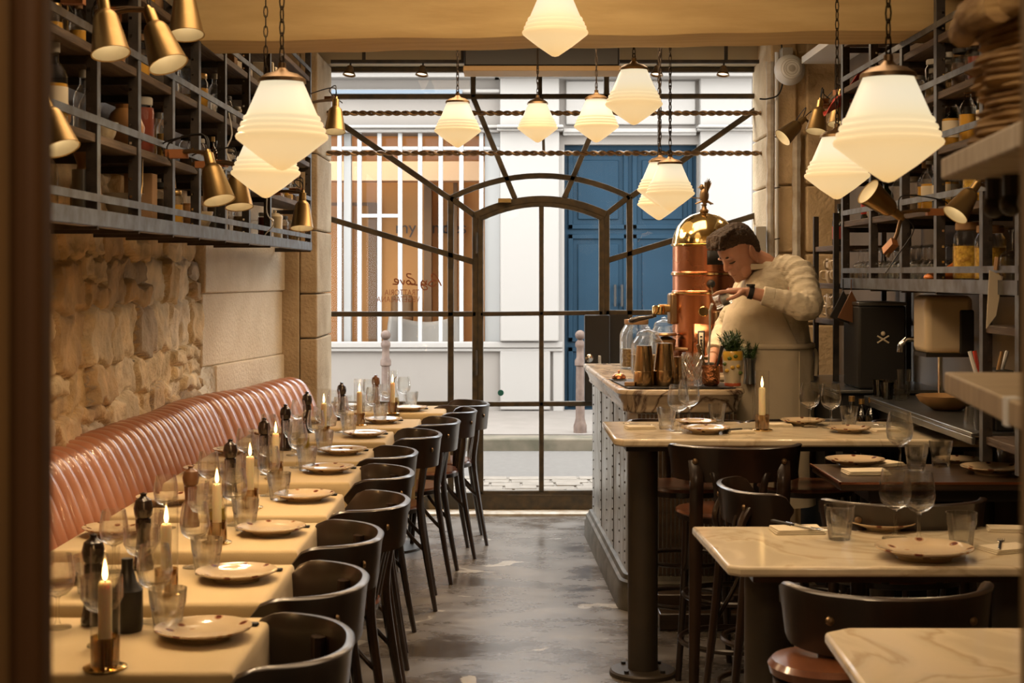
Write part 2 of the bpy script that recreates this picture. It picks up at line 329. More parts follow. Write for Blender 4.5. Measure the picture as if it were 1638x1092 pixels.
# ================================================================ ROOM SHELL
WY = 9.5
def wx(Y): return -1.55 if Y < 7.57 else -1.55 + .179 * (Y - 7.0) - .102
struct('floor', MB().box(-2.2, 2.6, -2, 9.62, -.05, 0), M['floor'])
struct('ceiling', MB().box(-2.2, 2.6, -2, 9.9, 3.0, 3.08), M['cream_wall'])
struct('wall_back', MB().box(-2.2, 2.6, -2.1, -2, 0, 3.0), M['cream_wall'])
# rubble wall: stones as relief
def rubble():
    rs = np.random.RandomState(3); y0, y1, z0, z1 = 3.6, 7.57, .3, 1.9; st = .0115
    ys = np.arange(y0, y1 + st, st); zs = np.arange(z0, z1 + st, st); V, U = np.meshgrid(zs, ys)
    Us = U + .016 * np.sin(V * 19 + U * 5) + .012 * np.sin(V * 47); Vs = V + .012 * np.sin(U * 11) + .012 * np.sin(U * 29 + V * 9)
    H = np.zeros(U.shape); T = np.zeros(U.shape); z = z0 - .2
    while z < z1 + .3:
        h = rs.uniform(.13, .27); y = y0 - .3 - rs.rand() * .2
        while y < y1 + .3:
            w = rs.uniform(.14, .42); hh = h
            subs = [(z, z + h)] if rs.rand() < .6 else [(z, z + h * .5), (z + h * .5, z + h)]
            for a, b in subs:
                d = np.minimum(np.minimum(Us - y, y + w - Us), np.minimum(Vs - a, b - Vs)); m = d > 0
                prof = np.clip(d / .011, 0, 1) ** .8; amp = rs.uniform(.012, .055); tx, tz = rs.uniform(-.08, .08, 2)
                val = prof * (amp + tx * (Us - y - w / 2) + tz * (Vs - (a + b) / 2)); H = np.where(m, val, H); T = np.where(m, rs.uniform(0, 1), T)
            y += w
        z += h
    vs = []
    for i in range(U.shape[0]):
        for j in range(U.shape[1]):
            u = U[i, j]; v = V[i, j]
            k = noise.noise(Vector((u * 9, v * 9, 0))) * .014 + noise.noise(Vector((u * 30, v * 22, 3))) * .007 + noise.noise(Vector((u * 70, v * 60, 9))) * .003
            vs.append((-1.60 + H[i, j] + k, u, v))
    n = U.shape[1]; fs = [(i * n + j, (i + 1) * n + j, (i + 1) * n + j + 1, i * n + j + 1) for i in range(U.shape[0] - 1) for j in range(n - 1)]
    me = bpy.data.meshes.new('wall_left'); me.from_pydata(vs, [], fs); me.polygons.foreach_set('use_smooth', [True] * len(fs))
    a = me.attributes.new('tone', 'FLOAT', 'POINT'); a.data.foreach_set('value', T.ravel().astype(np.float32))
    m, t, nn, l, p = nt('rubble_limestone'); at_ = nn.new('ShaderNodeAttribute'); at_.attribute_name = 'tone'
    r = nn.new('ShaderNodeValToRGB'); e = r.color_ramp.elements; e[0].color = (.70, .50, .28, 1); e[1].color = (.84, .70, .50, 1); k = e.new(.3); k.color = (.62, .42, .21, 1); k = e.new(.6); k.color = (.78, .60, .35, 1); k = e.new(.1); k.color = (.50, .41, .31, 1)
    l.new(at_.outputs['Fac'], r.inputs[0]); tc = nn.new('ShaderNodeTexCoord'); no = nn.new('ShaderNodeTexNoise'); no.inputs['Scale'].default_value = 7; no.inputs['Detail'].default_value = 8; l.new(tc.outputs['Object'], no.inputs['Vector'])
    mr = nn.new('ShaderNodeMapRange'); mr.inputs[1].default_value = .3; mr.inputs[2].default_value = .7; mr.inputs[3].default_value = .62; mr.inputs[4].default_value = 1.12; l.new(no.outputs[0], mr.inputs[0])
    mu = nn.new('ShaderNodeVectorMath'); mu.operation = 'SCALE'; l.new(r.outputs[0], mu.inputs[0]); l.new(mr.outputs[0], mu.inputs['Scale']); l.new(mu.outputs[0], p.inputs['Base Color']); p.inputs['Roughness'].default_value = .93
    n2 = nn.new('ShaderNodeTexNoise'); n2.inputs['Scale'].default_value = 60; n2.inputs['Detail'].default_value = 6; l.new(tc.outputs['Object'], n2.inputs['Vector']); b = nn.new('ShaderNodeBump'); b.inputs['Strength'].default_value = .7; b.inputs['Distance'].default_value = .008; l.new(n2.outputs[0], b.inputs['Height']); l.new(b.outputs[0], p.inputs['Normal'])
    me.materials.append(m); o = bpy.data.objects.new('wall_left', me); S.collection.objects.link(o); tag(o, kind='structure')
rubble()
struct('wall_left_upper', MB().box(-1.75, -1.52, -2, 7.57, 1.9, 3.0), M['dark_wood'])
struct('wall_left_lower', MB().box(-1.75, -1.62, -2, 7.57, 0, 3.0), M['stone'])
# dressed pilaster between the rubble and the shopfront
bl = MB(); a0, a1 = 7.50, 8.75
for k, (z0, z1, ex, y0, y1) in enumerate([(0, .42, 0, a0, a1), (.42, .80, .004, a0 + .05, a1), (.80, 1.03, .012, a0 + .16, a1), (1.03, 1.40, 0, a0, a1 - .0), (1.40, 1.66, .016, a0, a1), (1.66, 1.79, .0, a0 + .3, a1), (1.79, 2.1, .006, a0, a1), (2.1, 3.0, 0, a0, a1)]):
    x0 = wx(y0 + .08) + ex; x1 = wx(y1) + ex
    bl.prism([(-1.75, y0), (x0, y0), (x1, y1), (-1.75, y1)], z0, z1)
struct('pillar_left', bl, M['pier'], bevel=.008)
jm = MB().prism([(-1.8, 8.75), (-1.24, 8.75), (-1.245, 8.80), (-1.245, 9.6), (-1.8, 9.6)], 0, 3.0)
for z0, z1 in ((0, .62), (.62, 1.12), (1.12, 1.38), (1.38, 1.75), (1.75, 2.2), (2.2, 2.8)): jm.box(-1.24, -1.137, 8.76, 9.45, z0 + .003, z1 - .003)
struct('trim_1', jm, M['pier_dark'], bevel=.01)
struct('trim_2', MB().box(-1.262, -1.236, 9.40, 9.56, 0, 2.8), M['whitewash'])
# right pier, right wall
pr = MB().prism([(1.56, 8.9), (2.5, 8.9), (2.5, 9.6), (1.62, 9.6)], 0, 3.0)
for z0, z1 in ((0, .7), (.7, 1.2), (1.2, 1.62), (1.62, 2.02), (2.02, 2.33), (2.33, 3.0)):
    pr.box(1.53, 1.685, 8.87, 9.55, z0 + .004, z1 - .004); pr.box(1.735, 2.3, 8.84, 9.5, z0 + .006, z1 - .006)
struct('pillar_right', pr, M['stone'], bevel=.012)
def rough_strip(x0, x1, y, z0, z1, n=60, amp=.008):
    rows = []
    for i in range(n + 1):
        z = z0 + (z1 - z0) * i / n; j = noise.noise(Vector((x0 * 3, z * 14, 1))) * amp; k = noise.noise(Vector((x1 * 3, z * 14, 7))) * amp
        rows.append([(x0 + j, y, z), (x0 + j, y - .02, z), ((x0 + x1) / 2, y - .03, z), (x1 + k, y - .02, z), (x1 + k, y, z)])
    return MB().grid(rows)
struct('trim_3', rough_strip(1.505, 1.545, 8.88, 0, 2.75), M['whitewash'])
struct('trim_4', rough_strip(1.655, 1.70, 8.86, .9, 2.36), M['whitewash'])
struct('wall_right', MB().box(1.90, 2.1, -2, 8.9, 0, 3.0), mat('wall_brown', (.13, .09, .055), .85, c2=(.10, .07, .04), ns=3))
struct('wall_right_tiles', MB().box(1.86, 1.90, 4.2, 7.2, 1.0, 1.47), mat('grey_tile', (.33, .28, .20), .35, c2=(.26, .22, .16), ns=3))
# lintel + ceiling beam
struct('trim_5', MB().box(-1.5, 2.5, 9.35, 9.75, 2.805, 3.0), M['cream_wall'], bevel=.006)
bm_ = MB(); rows = []
vs = []; NX = 60
for i in range(NX + 1):
    x = -1.6 + 3.55 * i / NX; zb = 2.345 + .055 * (i / NX); w = noise.noise(Vector((x * 3, 0, 0))) * .008; w2 = noise.noise(Vector((x * 4, 5, 0))) * .008
    rows.append([(x, 5.5, 3.0), (x, 5.5 + w2 * .5, zb + .20), (x, 5.492 + w, zb + .03), (x, 5.51, zb + w), (x, 5.66, zb + w * .6), (x, 5.83, zb + w2), (x, 5.84, 3.0)])
bm_.grid(rows)
bm_.add(rows[0], [tuple(range(6, -1, -1))]); bm_.add(rows[-1], [tuple(range(7))])
beam = struct('beam', bm_, M['beam'])
ck = MB()
for (x0, x1, z0) in ((-1.13, -.86, 2.655), (-.80, -.30, 2.668), (-.25, .10, 2.66), (.45, 1.2, 2.665)):
    n = 12; rows = []
    for i in range(n + 1):
        x = x0 + (x1 - x0) * i / n; z = z0 + noise.noise(Vector((x * 12, 2, 0))) * .008; h = .006 * math.sin(PI * i / n) + .0006; rows.append([(x, 5.493, z - h), (x, 5.489, z), (x, 5.493, z + h)])
    ck.grid(rows)
ck.build('crack', M['matte_black'], beam)
# threshold
struct('trim_6', MB().box(-1.24, 1.53, 9.28, 9.62, 0, .012), M['whitewash'])
# ================================================================ STEEL WINDOW + DOOR
wf = MB()
def wbar(mb, p, q, w=.03, d=.05, Y=WY): mb.bar(at(*p, Y), at(*q, Y), w, d)
L0, R0 = 505, 1222
for p, q, w in [((L0, 155), (R0, 154), .030), ((757, 108), (757, 157), .034), ((970, 108), (970, 157), .034), ((864, 108), (864, 157), .026), ((867, 157), (870, 250), .018),
                ((757, 157), (824, 318), .034), ((970, 157), (902, 318), .034), ((505, 170), (720, 318), .036), ((720, 316), (760, 345), .036), ((1222, 166), (1007, 316), .036), ((1007, 314), (969, 343), .036),
                ((505, 343), (758, 419), .036), ((1222, 340), (973, 416), .036), ((721, 316), (721, 815), .038), ((1007, 314), (1007, 600), .038),
                ((L0, 502), (762, 502), .032), ((968, 500), (R0, 499), .032), ((L0, 645), (762, 645), .030), ((L0, 112), (R0, 112), .03), ((L0, 110), (L0, 815), .03), ((R0, 110), (R0, 815), .03),
                ((968, 645), (R0, 645), .03)]: wbar(wf, p, q, w)
def arc(mb, x0, y0, x1, y1, ym, w, Y=WY, n=14, d=.05):
    xm = (x0 + x1) / 2; prev = None
    for i in range(n + 1):
        t = i / n; x = x0 + (x1 - x0) * t; b = y0 + (y1 - y0) * t; y = b - ((y0 + y1) / 2 - ym) * (1 - (2 * t - 1) ** 2); p = at(x, y, Y)
        if prev is not None:
            e = (p - prev).normalized() * .004; mb.bar(prev - e, p + e, w, d)
        prev = p
arc(wf, 720, 317, 1007, 315, 281, .034); arc(wf, 760, 345, 969, 343, 319, .046, d=.06)
wbar(wf, (761, 343), (761, 818), .044); wbar(wf, (970, 343), (970, 818), .04)
win = struct('window_1', wf, M['steel'], bevel=.004, seg=1)
kp = MB().box(X(505, WY), X(757, WY), 9.47, 9.53, 0, Z(787, WY)); kp.box(X(973, WY), X(1222, WY), 9.47, 9.53, 0, Z(787, WY)); kp.build('kickplate', M['worn_steel'], win)
pn = MB()
for a, b, c, d in ((505, 760, 112, 645), (505, 760, 645, 787), (970, 1222, 112, 645), (970, 1222, 645, 787), (760, 970, 112, 322)): pn.add([at(a, d, WY), at(b, d, WY), at(b, c, WY), at(a, c, WY)], [(0, 1, 2, 3)])
pn.build('window_pane', M['pane'], win)
lb = MB().box(X(973, WY), X(1004, WY), 9.46, 9.54, Z(645, WY), Z(503, WY)); lb.build('lower_panel', M['black'], win)
# door
dr = MB()
for p, q, w in [((769, 345), (769, 790), .034), ((962, 345), (962, 815), .034), ((866, 326), (866, 787), .030), ((768, 502), (964, 500), .028), ((762, 646), (964, 645), .030), ((768, 788), (964, 787), .03)]: wbar(dr, p, q, w, .045, WY - .02)
arc(dr, 769, 350, 962, 349, 327, .028, WY - .02)
dr.box(X(766, WY), X(948, WY), 9.45, 9.51, .012, Z(789, WY))
door = struct('door_1', dr, M['steel'], bevel=.004, seg=1)
MB().add([at(770, 787, 9.48), at(962, 787, 9.48), at(962, 332, 9.48), at(770, 332, 9.48)], [(0, 1, 2, 3)]).build('door_pane', M['pane'], door)
lk = MB().box(X(934, WY), X(974, WY), 9.40, 9.47, Z(640, WY), Z(503, WY)).build('lock_box', M['black'], door, bevel=.006)
e = MB().lathe([(.0, -.012), (.024, -.01), (.026, 0), (.018, .004)], 20, Matrix.Translation(at(943, 573, 9.395)) @ Matrix.Rotation(R(90), 4, 'X')); e.build('door_knob', M['chrome'], door)
MB().box(X(955, WY), X(960, WY), 9.39, 9.40, Z(583, WY), Z(567, WY)).build('keyhole_plate', M['chrome'], door, bevel=.003)
MB().lathe([(.019, 0), (.019, .004)], 24, Matrix.Translation(at(801, 628, 9.473)) @ Matrix.Rotation(R(90), 4, 'X')).build('round_sticker', mat('teal', (.02, .17, .16), .5), door)
MB().tube([at(762, 372, 9.44), at(762, 405, 9.44)], .007, 8).tube([at(762, 560, 9.44), at(762, 600, 9.44)], .007, 8).build('hinge', M['steel'], door)
MB().box(X(797, WY), X(818, WY), 9.42, 9.47, Z(325, WY), Z(318, WY)).build('latch_block', M['brass'], win, bevel=.003)
# twisted rods
def twisted(name, y, x0, x1, Yd, lab):
    mb = MB(); a = at(x0, y, Yd); b = at(x1, y, Yd); n = 520
    for ph in (0, PI):
        pts = [Vector((a.x + (b.x - a.x) * i / n, a.y + .0085 * math.cos(ph + i * .32), a.z + .0085 * math.sin(ph + i * .32))) for i in range(n + 1)]
        mb.tube(pts, .0088, 6)
    tag(mb.build(name, M['bronze']), lab, 'rod')
twisted('twisted_iron_rod', 181, 505, 1226, 9.22, 'upper twisted iron rod running across the shopfront window')
twisted('twisted_iron_rod', 245, 506, 1228, 9.20, 'lower twisted iron rod running across the shopfront window')
# door closer box above window and track with spots
tg0=0
ab = thing('air_curtain', 'black air curtain box with wooden lower lip above the door', 'air curtain', (X(866, 8.9), 8.9, 2.70))
MB().box(-.455, .455, -.12, .12, 0.012, .30).build('housing', M['black'], ab, bevel=.01)
MB().box(-.46, .46, -.14, .13, -.018, .012).build('lip', M['shelf_wood'] if 0 else mat('lip_wood', (.55, .36, .16), .5), ab, bevel=.003)
tk = MB().box(-1.1, 1.5, 9.10, 9.13, 2.775, 2.795)
track = tag(tk.build('light_track', M['angle_dark']), 'thin dark ceiling track carrying the small spotlights along the window top', 'light track')
for x in (-.9, -.3, .3, .9, 1.3): MB().box(x - .01, x + .01, 9.105, 9.125, 2.795, 3.0).build('bracket', M['angle_dark'], track)
def track_spot():
    t = thing('track_spotlight', 'x', 'spotlight', (0, 0, 0), 0)
    MB().tube([(0, 0, .0), (0, 0, -.025)], .006, 8).build('stem', M['black'], t)
    MB().lathe([(.016, -.02), (.02, -.03), (.024, -.045), (.040, -.078), (.037, -.078), (.02, -.05)], 20, cap=False).build('housing', M['bronze'], t)
    MB().lathe([(0, -.068), (.035, -.068)], 16, cap=False).build('lens', emit('spot_lens', (1, .82, .6), 1.6), t)
    return t
ts = track_spot()
for px, n in ((561, 'left end of the track, above the shop window opposite'), (677, 'second on the track from the left shelf'), (1052, 'on the track above the blue door'), (1158, 'at the right end of the track near the pier')):
    put(ts, (X(px, 9.1), 9.1, 2.775), 0, 'small dark spotlight ' + n, 'track spotlights', tilt=(R(-12), R(6), 0))
# shop name on the glass (reads from the street)
lg = MB()
def cr(P, n=6):
    out = []
    for i in range(len(P) - 1):
        p0 = P[max(i - 1, 0)]; p1 = P[i]; p2 = P[i + 1]; p3 = P[min(i + 2, len(P) - 1)]
        for k in range(n):
            t = k / n; out.append(tuple(.5 * (2 * b + (c - a) * t + (2 * a - 5 * b + 4 * c - d) * t * t + (3 * b - a - 3 * c + d) * t ** 3) for a, b, c, d in zip(p0, p1, p2, p3)))
    out.append(P[-1]); return out
strokes = [[(706, 457), (700, 445), (694, 438), (690, 441), (692, 447), (698, 449), (690, 450), (686, 455), (692, 458), (698, 454)], [(683, 448), (681, 454), (684, 454)],
           [(676, 449), (680, 451), (679, 455), (674, 453), (676, 448)], [(674, 450), (674, 458), (678, 463), (683, 462), (682, 458), (674, 456)],
           [(658, 438), (651, 438), (652, 443), (660, 446), (664, 452), (660, 455), (655, 453), (668, 456)], [(654, 448), (657, 452), (653, 455), (650, 451), (654, 448)],
           [(647, 448), (645, 455), (640, 447)], [(638, 452), (632, 450), (632, 446), (637, 448), (636, 454), (628, 454)]]
for s_ in strokes: lg.tube([at(x, y, 9.488) for x, y in cr(s_)], .0045, 5, fx=.4)
lgo = lg.build('lettering', M['logo'], win)
def text(body, name, loc, size, mt, parent=None, flip=True, sx=1, rz=None):
    c = bpy.data.curves.new(name, 'FONT'); c.body = body; c.size = size; c.align_x = 'CENTER'; c.extrude = .0008; c.materials.append(mt)
    o = bpy.data.objects.new(name, c); S.collection.objects.link(o); o.location = loc; o.rotation_euler = (R(90), 0, PI if flip else 0) if rz is None else (R(90), 0, rz); o.scale = (sx, 1, 1)
    if parent is not None: o.parent = parent
    return o
text('TRATTORIA', 'lettering', at(643, 472, 9.488), .052, M['logo'], win, sx=.78)
text('VEGETARIANA', 'lettering', at(637, 483, 9.488), .052, M['logo'], win, sx=.80)
# ================================================================ STREET
FY = 15.2
struct('street_pavement_near', MB().box(-4, 5, 9.62, 11.1, -.12, -.004), M['cobble'])
cb = MB(); random.seed(2)
y = 9.75
while y < 11.05:
    x = -3 + random.uniform(0, .15)
    while x < 4:
        w = random.uniform(.16, .30); cb.box(x, x + w - .016, y, y + .145, -.004, .004 + random.uniform(0, .006)); x += w
    y += .165
tag(struct('street_cobbles', cb, M['cobble'], bevel=.004, seg=1), kind='structure')
struct('street_road', MB().box(-6, 7, 11.1, 12.78, -.1, -.006), M['asphalt'])
struct('street_kerb', MB().box(-6, 7, 12.72, 12.98, -.1, .10), M['kerb'], bevel=.015)
struct('street_sidewalk', MB().box(-6, 7, 12.98, 15.6, -.1, .11), M['pavement'])
def fx(px): return X(px, FY)
def fz(py): return Z(py, FY)
fa = MB(); TOP = 3.95
wl, wr, wb, wt = -3.6, fx(800), fz(552), fz(212)
dl, d_r, dt = fx(903), fx(1116), fz(231)
fa.box(-7, wl, FY, FY + .4, 0, TOP); fa.box(wl, wr, FY, FY + .4, 0, wb); fa.box(wl, wr, FY, FY + .4, wt, TOP); fa.box(wr, dl, FY, FY + .4, 0, TOP)
fa.box(dl, d_r, FY, FY + .4, dt, TOP); fa.box(d_r, 7, FY, FY + .4, 0, TOP)
fo = struct('building_facade_opposite', fa, M['facade'])
tr = MB()
tr.box(-4, fx(900), FY - .07, FY, fz(556), fz(546)); tr.box(-4, fx(900), FY - .05, FY, fz(562), fz(556))
tr.box(fx(800), fx(880), FY - .05, FY, fz(655), fz(560)); tr.box(fx(884), fx(902), FY - .03, FY, .1, fz(240))
for a, b, d in ((213, 207, .10), (207, 202, .16), (150, 144, .10), (128, 118, .22), (118, 106, .30)): tr.box(-5, fx(800), FY - d, FY, fz(a), fz(b))
tr.box(fx(800), fx(894), FY - .12, FY, fz(545), TOP)
tr.box(fx(1118), fx(1200), FY - .12, FY, .1, TOP)
for a, b, d in ((212, 208, .20), (208, 203, .26)): tr.box(fx(795), fx(900), FY - d, FY, fz(a), fz(b)); tr.box(fx(1112), fx(1205), FY - d, FY, fz(a), fz(b)); tr.box(fx(900), fx(1112), FY - d * .5, FY, fz(a + 6), fz(b + 4))
for a, b, d in ((128, 116, .3), (116, 100, .4)): tr.box(fx(790), 7, FY - d, FY, fz(a), fz(b))
tr.box(fx(905), fx(1112), FY - .04, FY, fz(200), fz(130))
tr.build('moulding', M['facade_trim'], fo, bevel=.012)
gu = MB().box(fx(515), fx(740), FY - .13, FY, fz(152), fz(146)).build('gutter', mat('gutter', (.10, .125, .15), .5), fo)
bd = struct('building_blue_door', MB().box(dl, d_r, FY + .12, FY + .17, .1, dt), M['blue'])
bp = MB(); cx_ = (dl + d_r) / 2
for x0, x1 in ((dl + .04, cx_ - .02), (cx_ + .02, d_r - .04)):
    for z0, z1 in ((.14, .75), (.8, 1.9), (1.95, dt - .05)):
        for a, b, c, d in ((x0, x1, z0, z0 + .05), (x0, x1, z1 - .05, z1), (x0, x0 + .05, z0, z1), (x1 - .05, x1, z0, z1)): bp.box(a, b, FY + .095, FY + .12, c, d)
        bp.box(x0 + .1, x1 - .1, FY + .10, FY + .12, z0 + .1, z1 - .1)
bp.build('panel', M['blue'], bd, bevel=.006, seg=1)
hd = MB()
for px in (984, 995): hd.tube([at(px, 455, FY + .02), at(px, 490, FY + .02)], .014, 8); hd.box(X(px, FY) - .008, X(px, FY) + .008, FY + .02, FY + .12, Z(460, FY), Z(457, FY)); hd.box(X(px, FY) - .008, X(px, FY) + .008, FY + .02, FY + .12, Z(488, FY), Z(485, FY))
hd.build('door_handle', M['black'], bd)
# shop opposite: white bars, lit room behind
bars = MB()
for px in (543, 575, 607, 640, 672, 705, 738, 770): bars.box(X(px, FY) - .022, X(px, FY) + .022, FY - .01, FY + .035, wb, wt)
bars.box(X(575, FY), X(640, FY), FY - .012, FY + .03, Z(348, FY), Z(342, FY)); bars.box(wl, wr, FY, FY + .03, wb, wb + .03); bars.box(wl, wr, FY, FY + .03, Z(240, FY), Z(234, FY))
bars.box(X(548, FY), X(560, FY), FY + .1, FY + .2, wb, wt); bars.box(X(775, FY), X(800, FY), FY + .06, FY + .2, wb, wt)
sw = struct('window_2', bars, M['whitebar'], bevel=.004, seg=1)
MB().add([(wl, FY + .25, wb), (wr, FY + .25, wb), (wr, FY + .25, wt), (wl, FY + .25, wt)], [(0, 1, 2, 3)]).build('window_pane', M['pane'], sw)
room = MB().box(wl - .6, wr + .6, FY + 3.0, FY + 3.1, 0, 3.6).box(wl - .7, wl - .6, FY + .4, FY + 3, 0, 3.6).box(wr + .6, wr + .7, FY + .4, FY + 3, 0, 3.6).box(wl - .7, wr + .7, FY + .4, FY + 3, 3.4, 3.5).box(wl - .7, wr + .7, FY + .4, FY + 3, 0, .1)
rs_ = struct('building_shop_interior', room, M['shop_wall'])
SY = FY + 2.9
sh = MB().box(X(550, SY), X(556, SY), SY - .3, SY, .1, Z(325, SY)).box(X(590, SY), X(603, SY), SY - .06, SY + .02, .1, Z(325, SY)).box(X(505, SY), X(602, SY), SY - .05, SY, Z(329, SY), Z(324, SY)).box(X(680, SY), X(692, SY), SY - .25, SY, .1, 2.6).box(X(726, SY), X(732, SY), SY - .2, SY, .1, 2.6)
sh.build('partition', M['shop_dark'], rs_)
MB().box(X(505, SY), X(790, SY), SY - .8, SY - .4, Z(292, SY - .4), Z(262, SY - .4)).build('ceiling_step', mat('shop_soffit', (.62, .46, .32), .8), rs_)
text('my', 'lettering', at(649, 373, SY - .02), .21, M['shop_letter'], rs_, flip=False)
text('end', 'lettering', at(698, 373, SY - .02), .21, M['shop_letter'], rs_, flip=False)
text('oes', 'lettering', at(727, 373, SY - .02), .21, M['shop_letter'], rs_, flip=False)
sl = bpy.data.lights.new('shop_ceiling_light', 'AREA'); sl.shape = 'RECTANGLE'; sl.size = 3; sl.size_y = 1.6; sl.energy = 70; sl.color = (1, .80, .55)
so = bpy.data.objects.new('shop_ceiling_light', sl); S.collection.objects.link(so); so.location = (-2.0, FY + 1.2, 3.35)
# white shell chair in the shop and a dark sofa
def shell(cx, cy, w, h, z):
    rows = []
    for i in range(9):
        v = i / 8; r = []
        for j in range(13):
            u = -1 + j / 6; r.append((cx + u * w * (1 - .12 * v), cy + .28 * u * u * -1 + .1 * v, z + h * v * (.82 + .18 * u * u)))
        rows.append(r)
    return MB().grid(rows)
tc_ = tag(shell(fx(670), FY + 1.2, .42, .50, .55).build('shell_armchair', M['facade_trim'], solid=.05), 'white shell armchair behind the barred shop window opposite', 'armchair')
MB().box(fx(670) - .3, fx(670) + .3, FY + .95, FY + 1.45, .45, .6).tube([(fx(670), FY + 1.2, .1), (fx(670), FY + 1.2, .45)], .03).build('seat', M['white'], tc_, bevel=.03)
sf = MB().box(fx(594), fx(634), FY + 1.9, FY + 2.5, .1, .98).box(fx(594), fx(634), FY + 2.4, FY + 2.65, .3, 1.25)
tag(sf.build('dark_sofa', M['shop_dark'], bevel=.05), 'dark low sofa behind the barred shop window opposite', 'sofa')
# bollards
def bollard():
    t = thing('street_bollard', '', 'bollard')
    MB().lathe([(.055, 0), (.055, .06), (.045, .09), (.038, .12), (.034, .55), (.045, .56), (.045, .60), (.032, .62), (.030, .70), (.040, .72), (.040, .745), (.022, .77)], 16).build('post', M['rust'], t)
    MB().ball((0, 0, .81), .042).build('finial', M['rust'], t); return t
b0 = bollard()
put(b0, (X(617, 13.1), 13.1, .11), 0, 'thin street bollard with ball top standing before the shop window opposite', 'street bollards', 1.05)
put(b0, (X(928, 13.1), 13.1, .11), 0, 'thin street bollard with ball top standing before the blue door', 'street bollards', 1.05)
# ================================================================ BANQUETTE
random.seed(11)
PROF = [(.02, .80), (.02, .86), (.045, .885), (.085, .888), (.13, .87), (.165, .82), (.20, .74), (.235, .64), (.265, .54), (.275, .47)]
def banq_x(Y): return -1.575 + .019 * (Y - 7) if Y < 7 else -1.575 + .185 * (Y - 7)
def banq_section(y0, y1, nr, tiltz=0):
    rows = []; sub = 8
    P = cr([(a, b) for a, b in PROF], 3); x0 = banq_x(y0); x1 = banq_x(y1); d = Vector((x1 - x0, y1 - y0, 0)); n = Vector((d.y, -d.x, 0)).normalized()
    for i in range(nr * sub + 1):
        t = i / (nr * sub); c = Vector((x0, y0, 0)) + d * t; b = abs(math.sin(PI * i / sub)) ** .6 * .029; r = []
        for j, (u, z) in enumerate(P):
            a = P[max(j - 1, 0)]; e = P[min(j + 1, len(P) - 1)]; tx, tz = e[0] - a[0], e[1] - a[1]; L = math.hypot(tx, tz) or 1; nx, nz = -tz / L * -1, tx / L
            k = b if j > 1 else b * .3; p = c + n * (u + nx * -0 - (tz / L) * k) ; p.z = z + (tx / L) * k + .004 * math.sin(t * 9); r.append(p)
        rows.append(r)
    return MB().grid(rows)
bq = thing('banquette', 'long terracotta leather banquette with ribbed back along the rubble stone wall', 'banquette', (0, 0, 0))
SEC = [(3.45, 4.56, 12), (4.57, 5.70, 12), (5.71, 6.98, 14), (6.99, 8.46, 14)]
for a, b, n in SEC: banq_section(a, b, n).build('backrest', M['leather'], bq, ang=70)
en = MB(); x = banq_x(8.46); en.add([(x + u * 1.02, 8.462 - u * .18, z) for u, z in PROF] + [(x, 8.462, .1), (x + .27, 8.41, .1)], [tuple([0, 1, 2, 3, 4, 5, 6, 7, 8, 9, 11, 10])]); en.build('end_panel', M['leather'], bq)
st = MB()
st.prism([(banq_x(3.45) + .12, 3.45), (banq_x(3.45) + .62, 3.45), (banq_x(7) + .62, 7.0), (banq_x(8.46) + .58, 8.38), (banq_x(8.46) + .1, 8.46), (banq_x(7) + .12, 7.0)], .36, .46)
st.build('seat', M['leather'], bq, bevel=.03, seg=3)
st = MB(); st.prism([(banq_x(3.45) + .02, 3.45), (banq_x(3.45) + .56, 3.45), (banq_x(7) + .56, 7.0), (banq_x(8.46) + .5, 8.38), (banq_x(8.46) + .02, 8.46), (banq_x(7) + .02, 7.0)], 0, .355)
st.build('base', M['dark_wood'], bq)
# ================================================================ TABLES (left row)
TY = [3.02, 3.61, 4.25, 4.83, 5.56, 6.15, 6.83, 7.43, 8.2]; TX = [-.521, -.56, -.578, -.571, -.579, -.587, -.559, -.466, -.363]
TD = .66; TH = .228; TZ = .757
NT = 9
def tname(i): return ORD[NT - 1 - i] + ' left-row table from the window'
def cloth_mesh(w, h, seed, chair=True):
    rs = random.Random(seed); ph = [rs.uniform(0, 6.3) for _ in range(4)]
    def ring(off, z, wave, z_amp=0):
        pts = []; n = 26
        sides = [((-w, -h), (w, -h)), ((w, -h), (w, h)), ((w, h), (-w, h)), ((-w, h), (-w, -h))]; nrm = [(0, -1), (1, 0), (0, 1), (-1, 0)]; s_ = 0
        for q, (a, b) in enumerate(sides):
            for k in range(n):
                t = k / n; x = a[0] + (b[0] - a[0]) * t; y = a[1] + (b[1] - a[1]) * t; N = Vector((nrm[q][0], nrm[q][1], 0))
                e = min(t, 1 - t)
                if e < .04:
                    o = nrm[q - 1] if t < .5 else nrm[(q + 1) % 4]; N = (N + Vector((o[0], o[1], 0)) * (1 - e / .04) * .75).normalized() if e < .04 else N
                u = (q + t); wv = math.sin(u * 6.3 * 1.5 + ph[q]) * .5 + math.sin(u * 17 + ph[(q + 1) % 4]) * .3
                corner = math.exp(-(e / .07) ** 2) * 1.6
                o2 = off + wave * (wv * .6 + corner)
                px = x + N.x * o2; py = y + N.y * o2
                if chair and q == 1 and z < .56: px -= .20 * min(1, (.56 - z) / .06) * math.exp(-((t - .5) / .42) ** 4)
                pts.append((px, py, z + z_amp * math.sin(u * 5 + ph[2])))
        return pts
    rings = [ring(-.012, TZ, 0), ring(-.003, TZ - .0015, 0), ring(.003, TZ - .008, 0), ring(.004, TZ - .03, .002), ring(.006, TZ - .08, .006), ring(.007, TZ - .15, .010), ring(.008, TZ - .22, .014), ring(.008, TZ - .30, .017), ring(.007, TZ - .40, .019, .006)]
    mb = MB().loft(rings, cap=False); n = len(rings[0]); mb.f.append(tuple(range(n - 1, -1, -1))); return mb
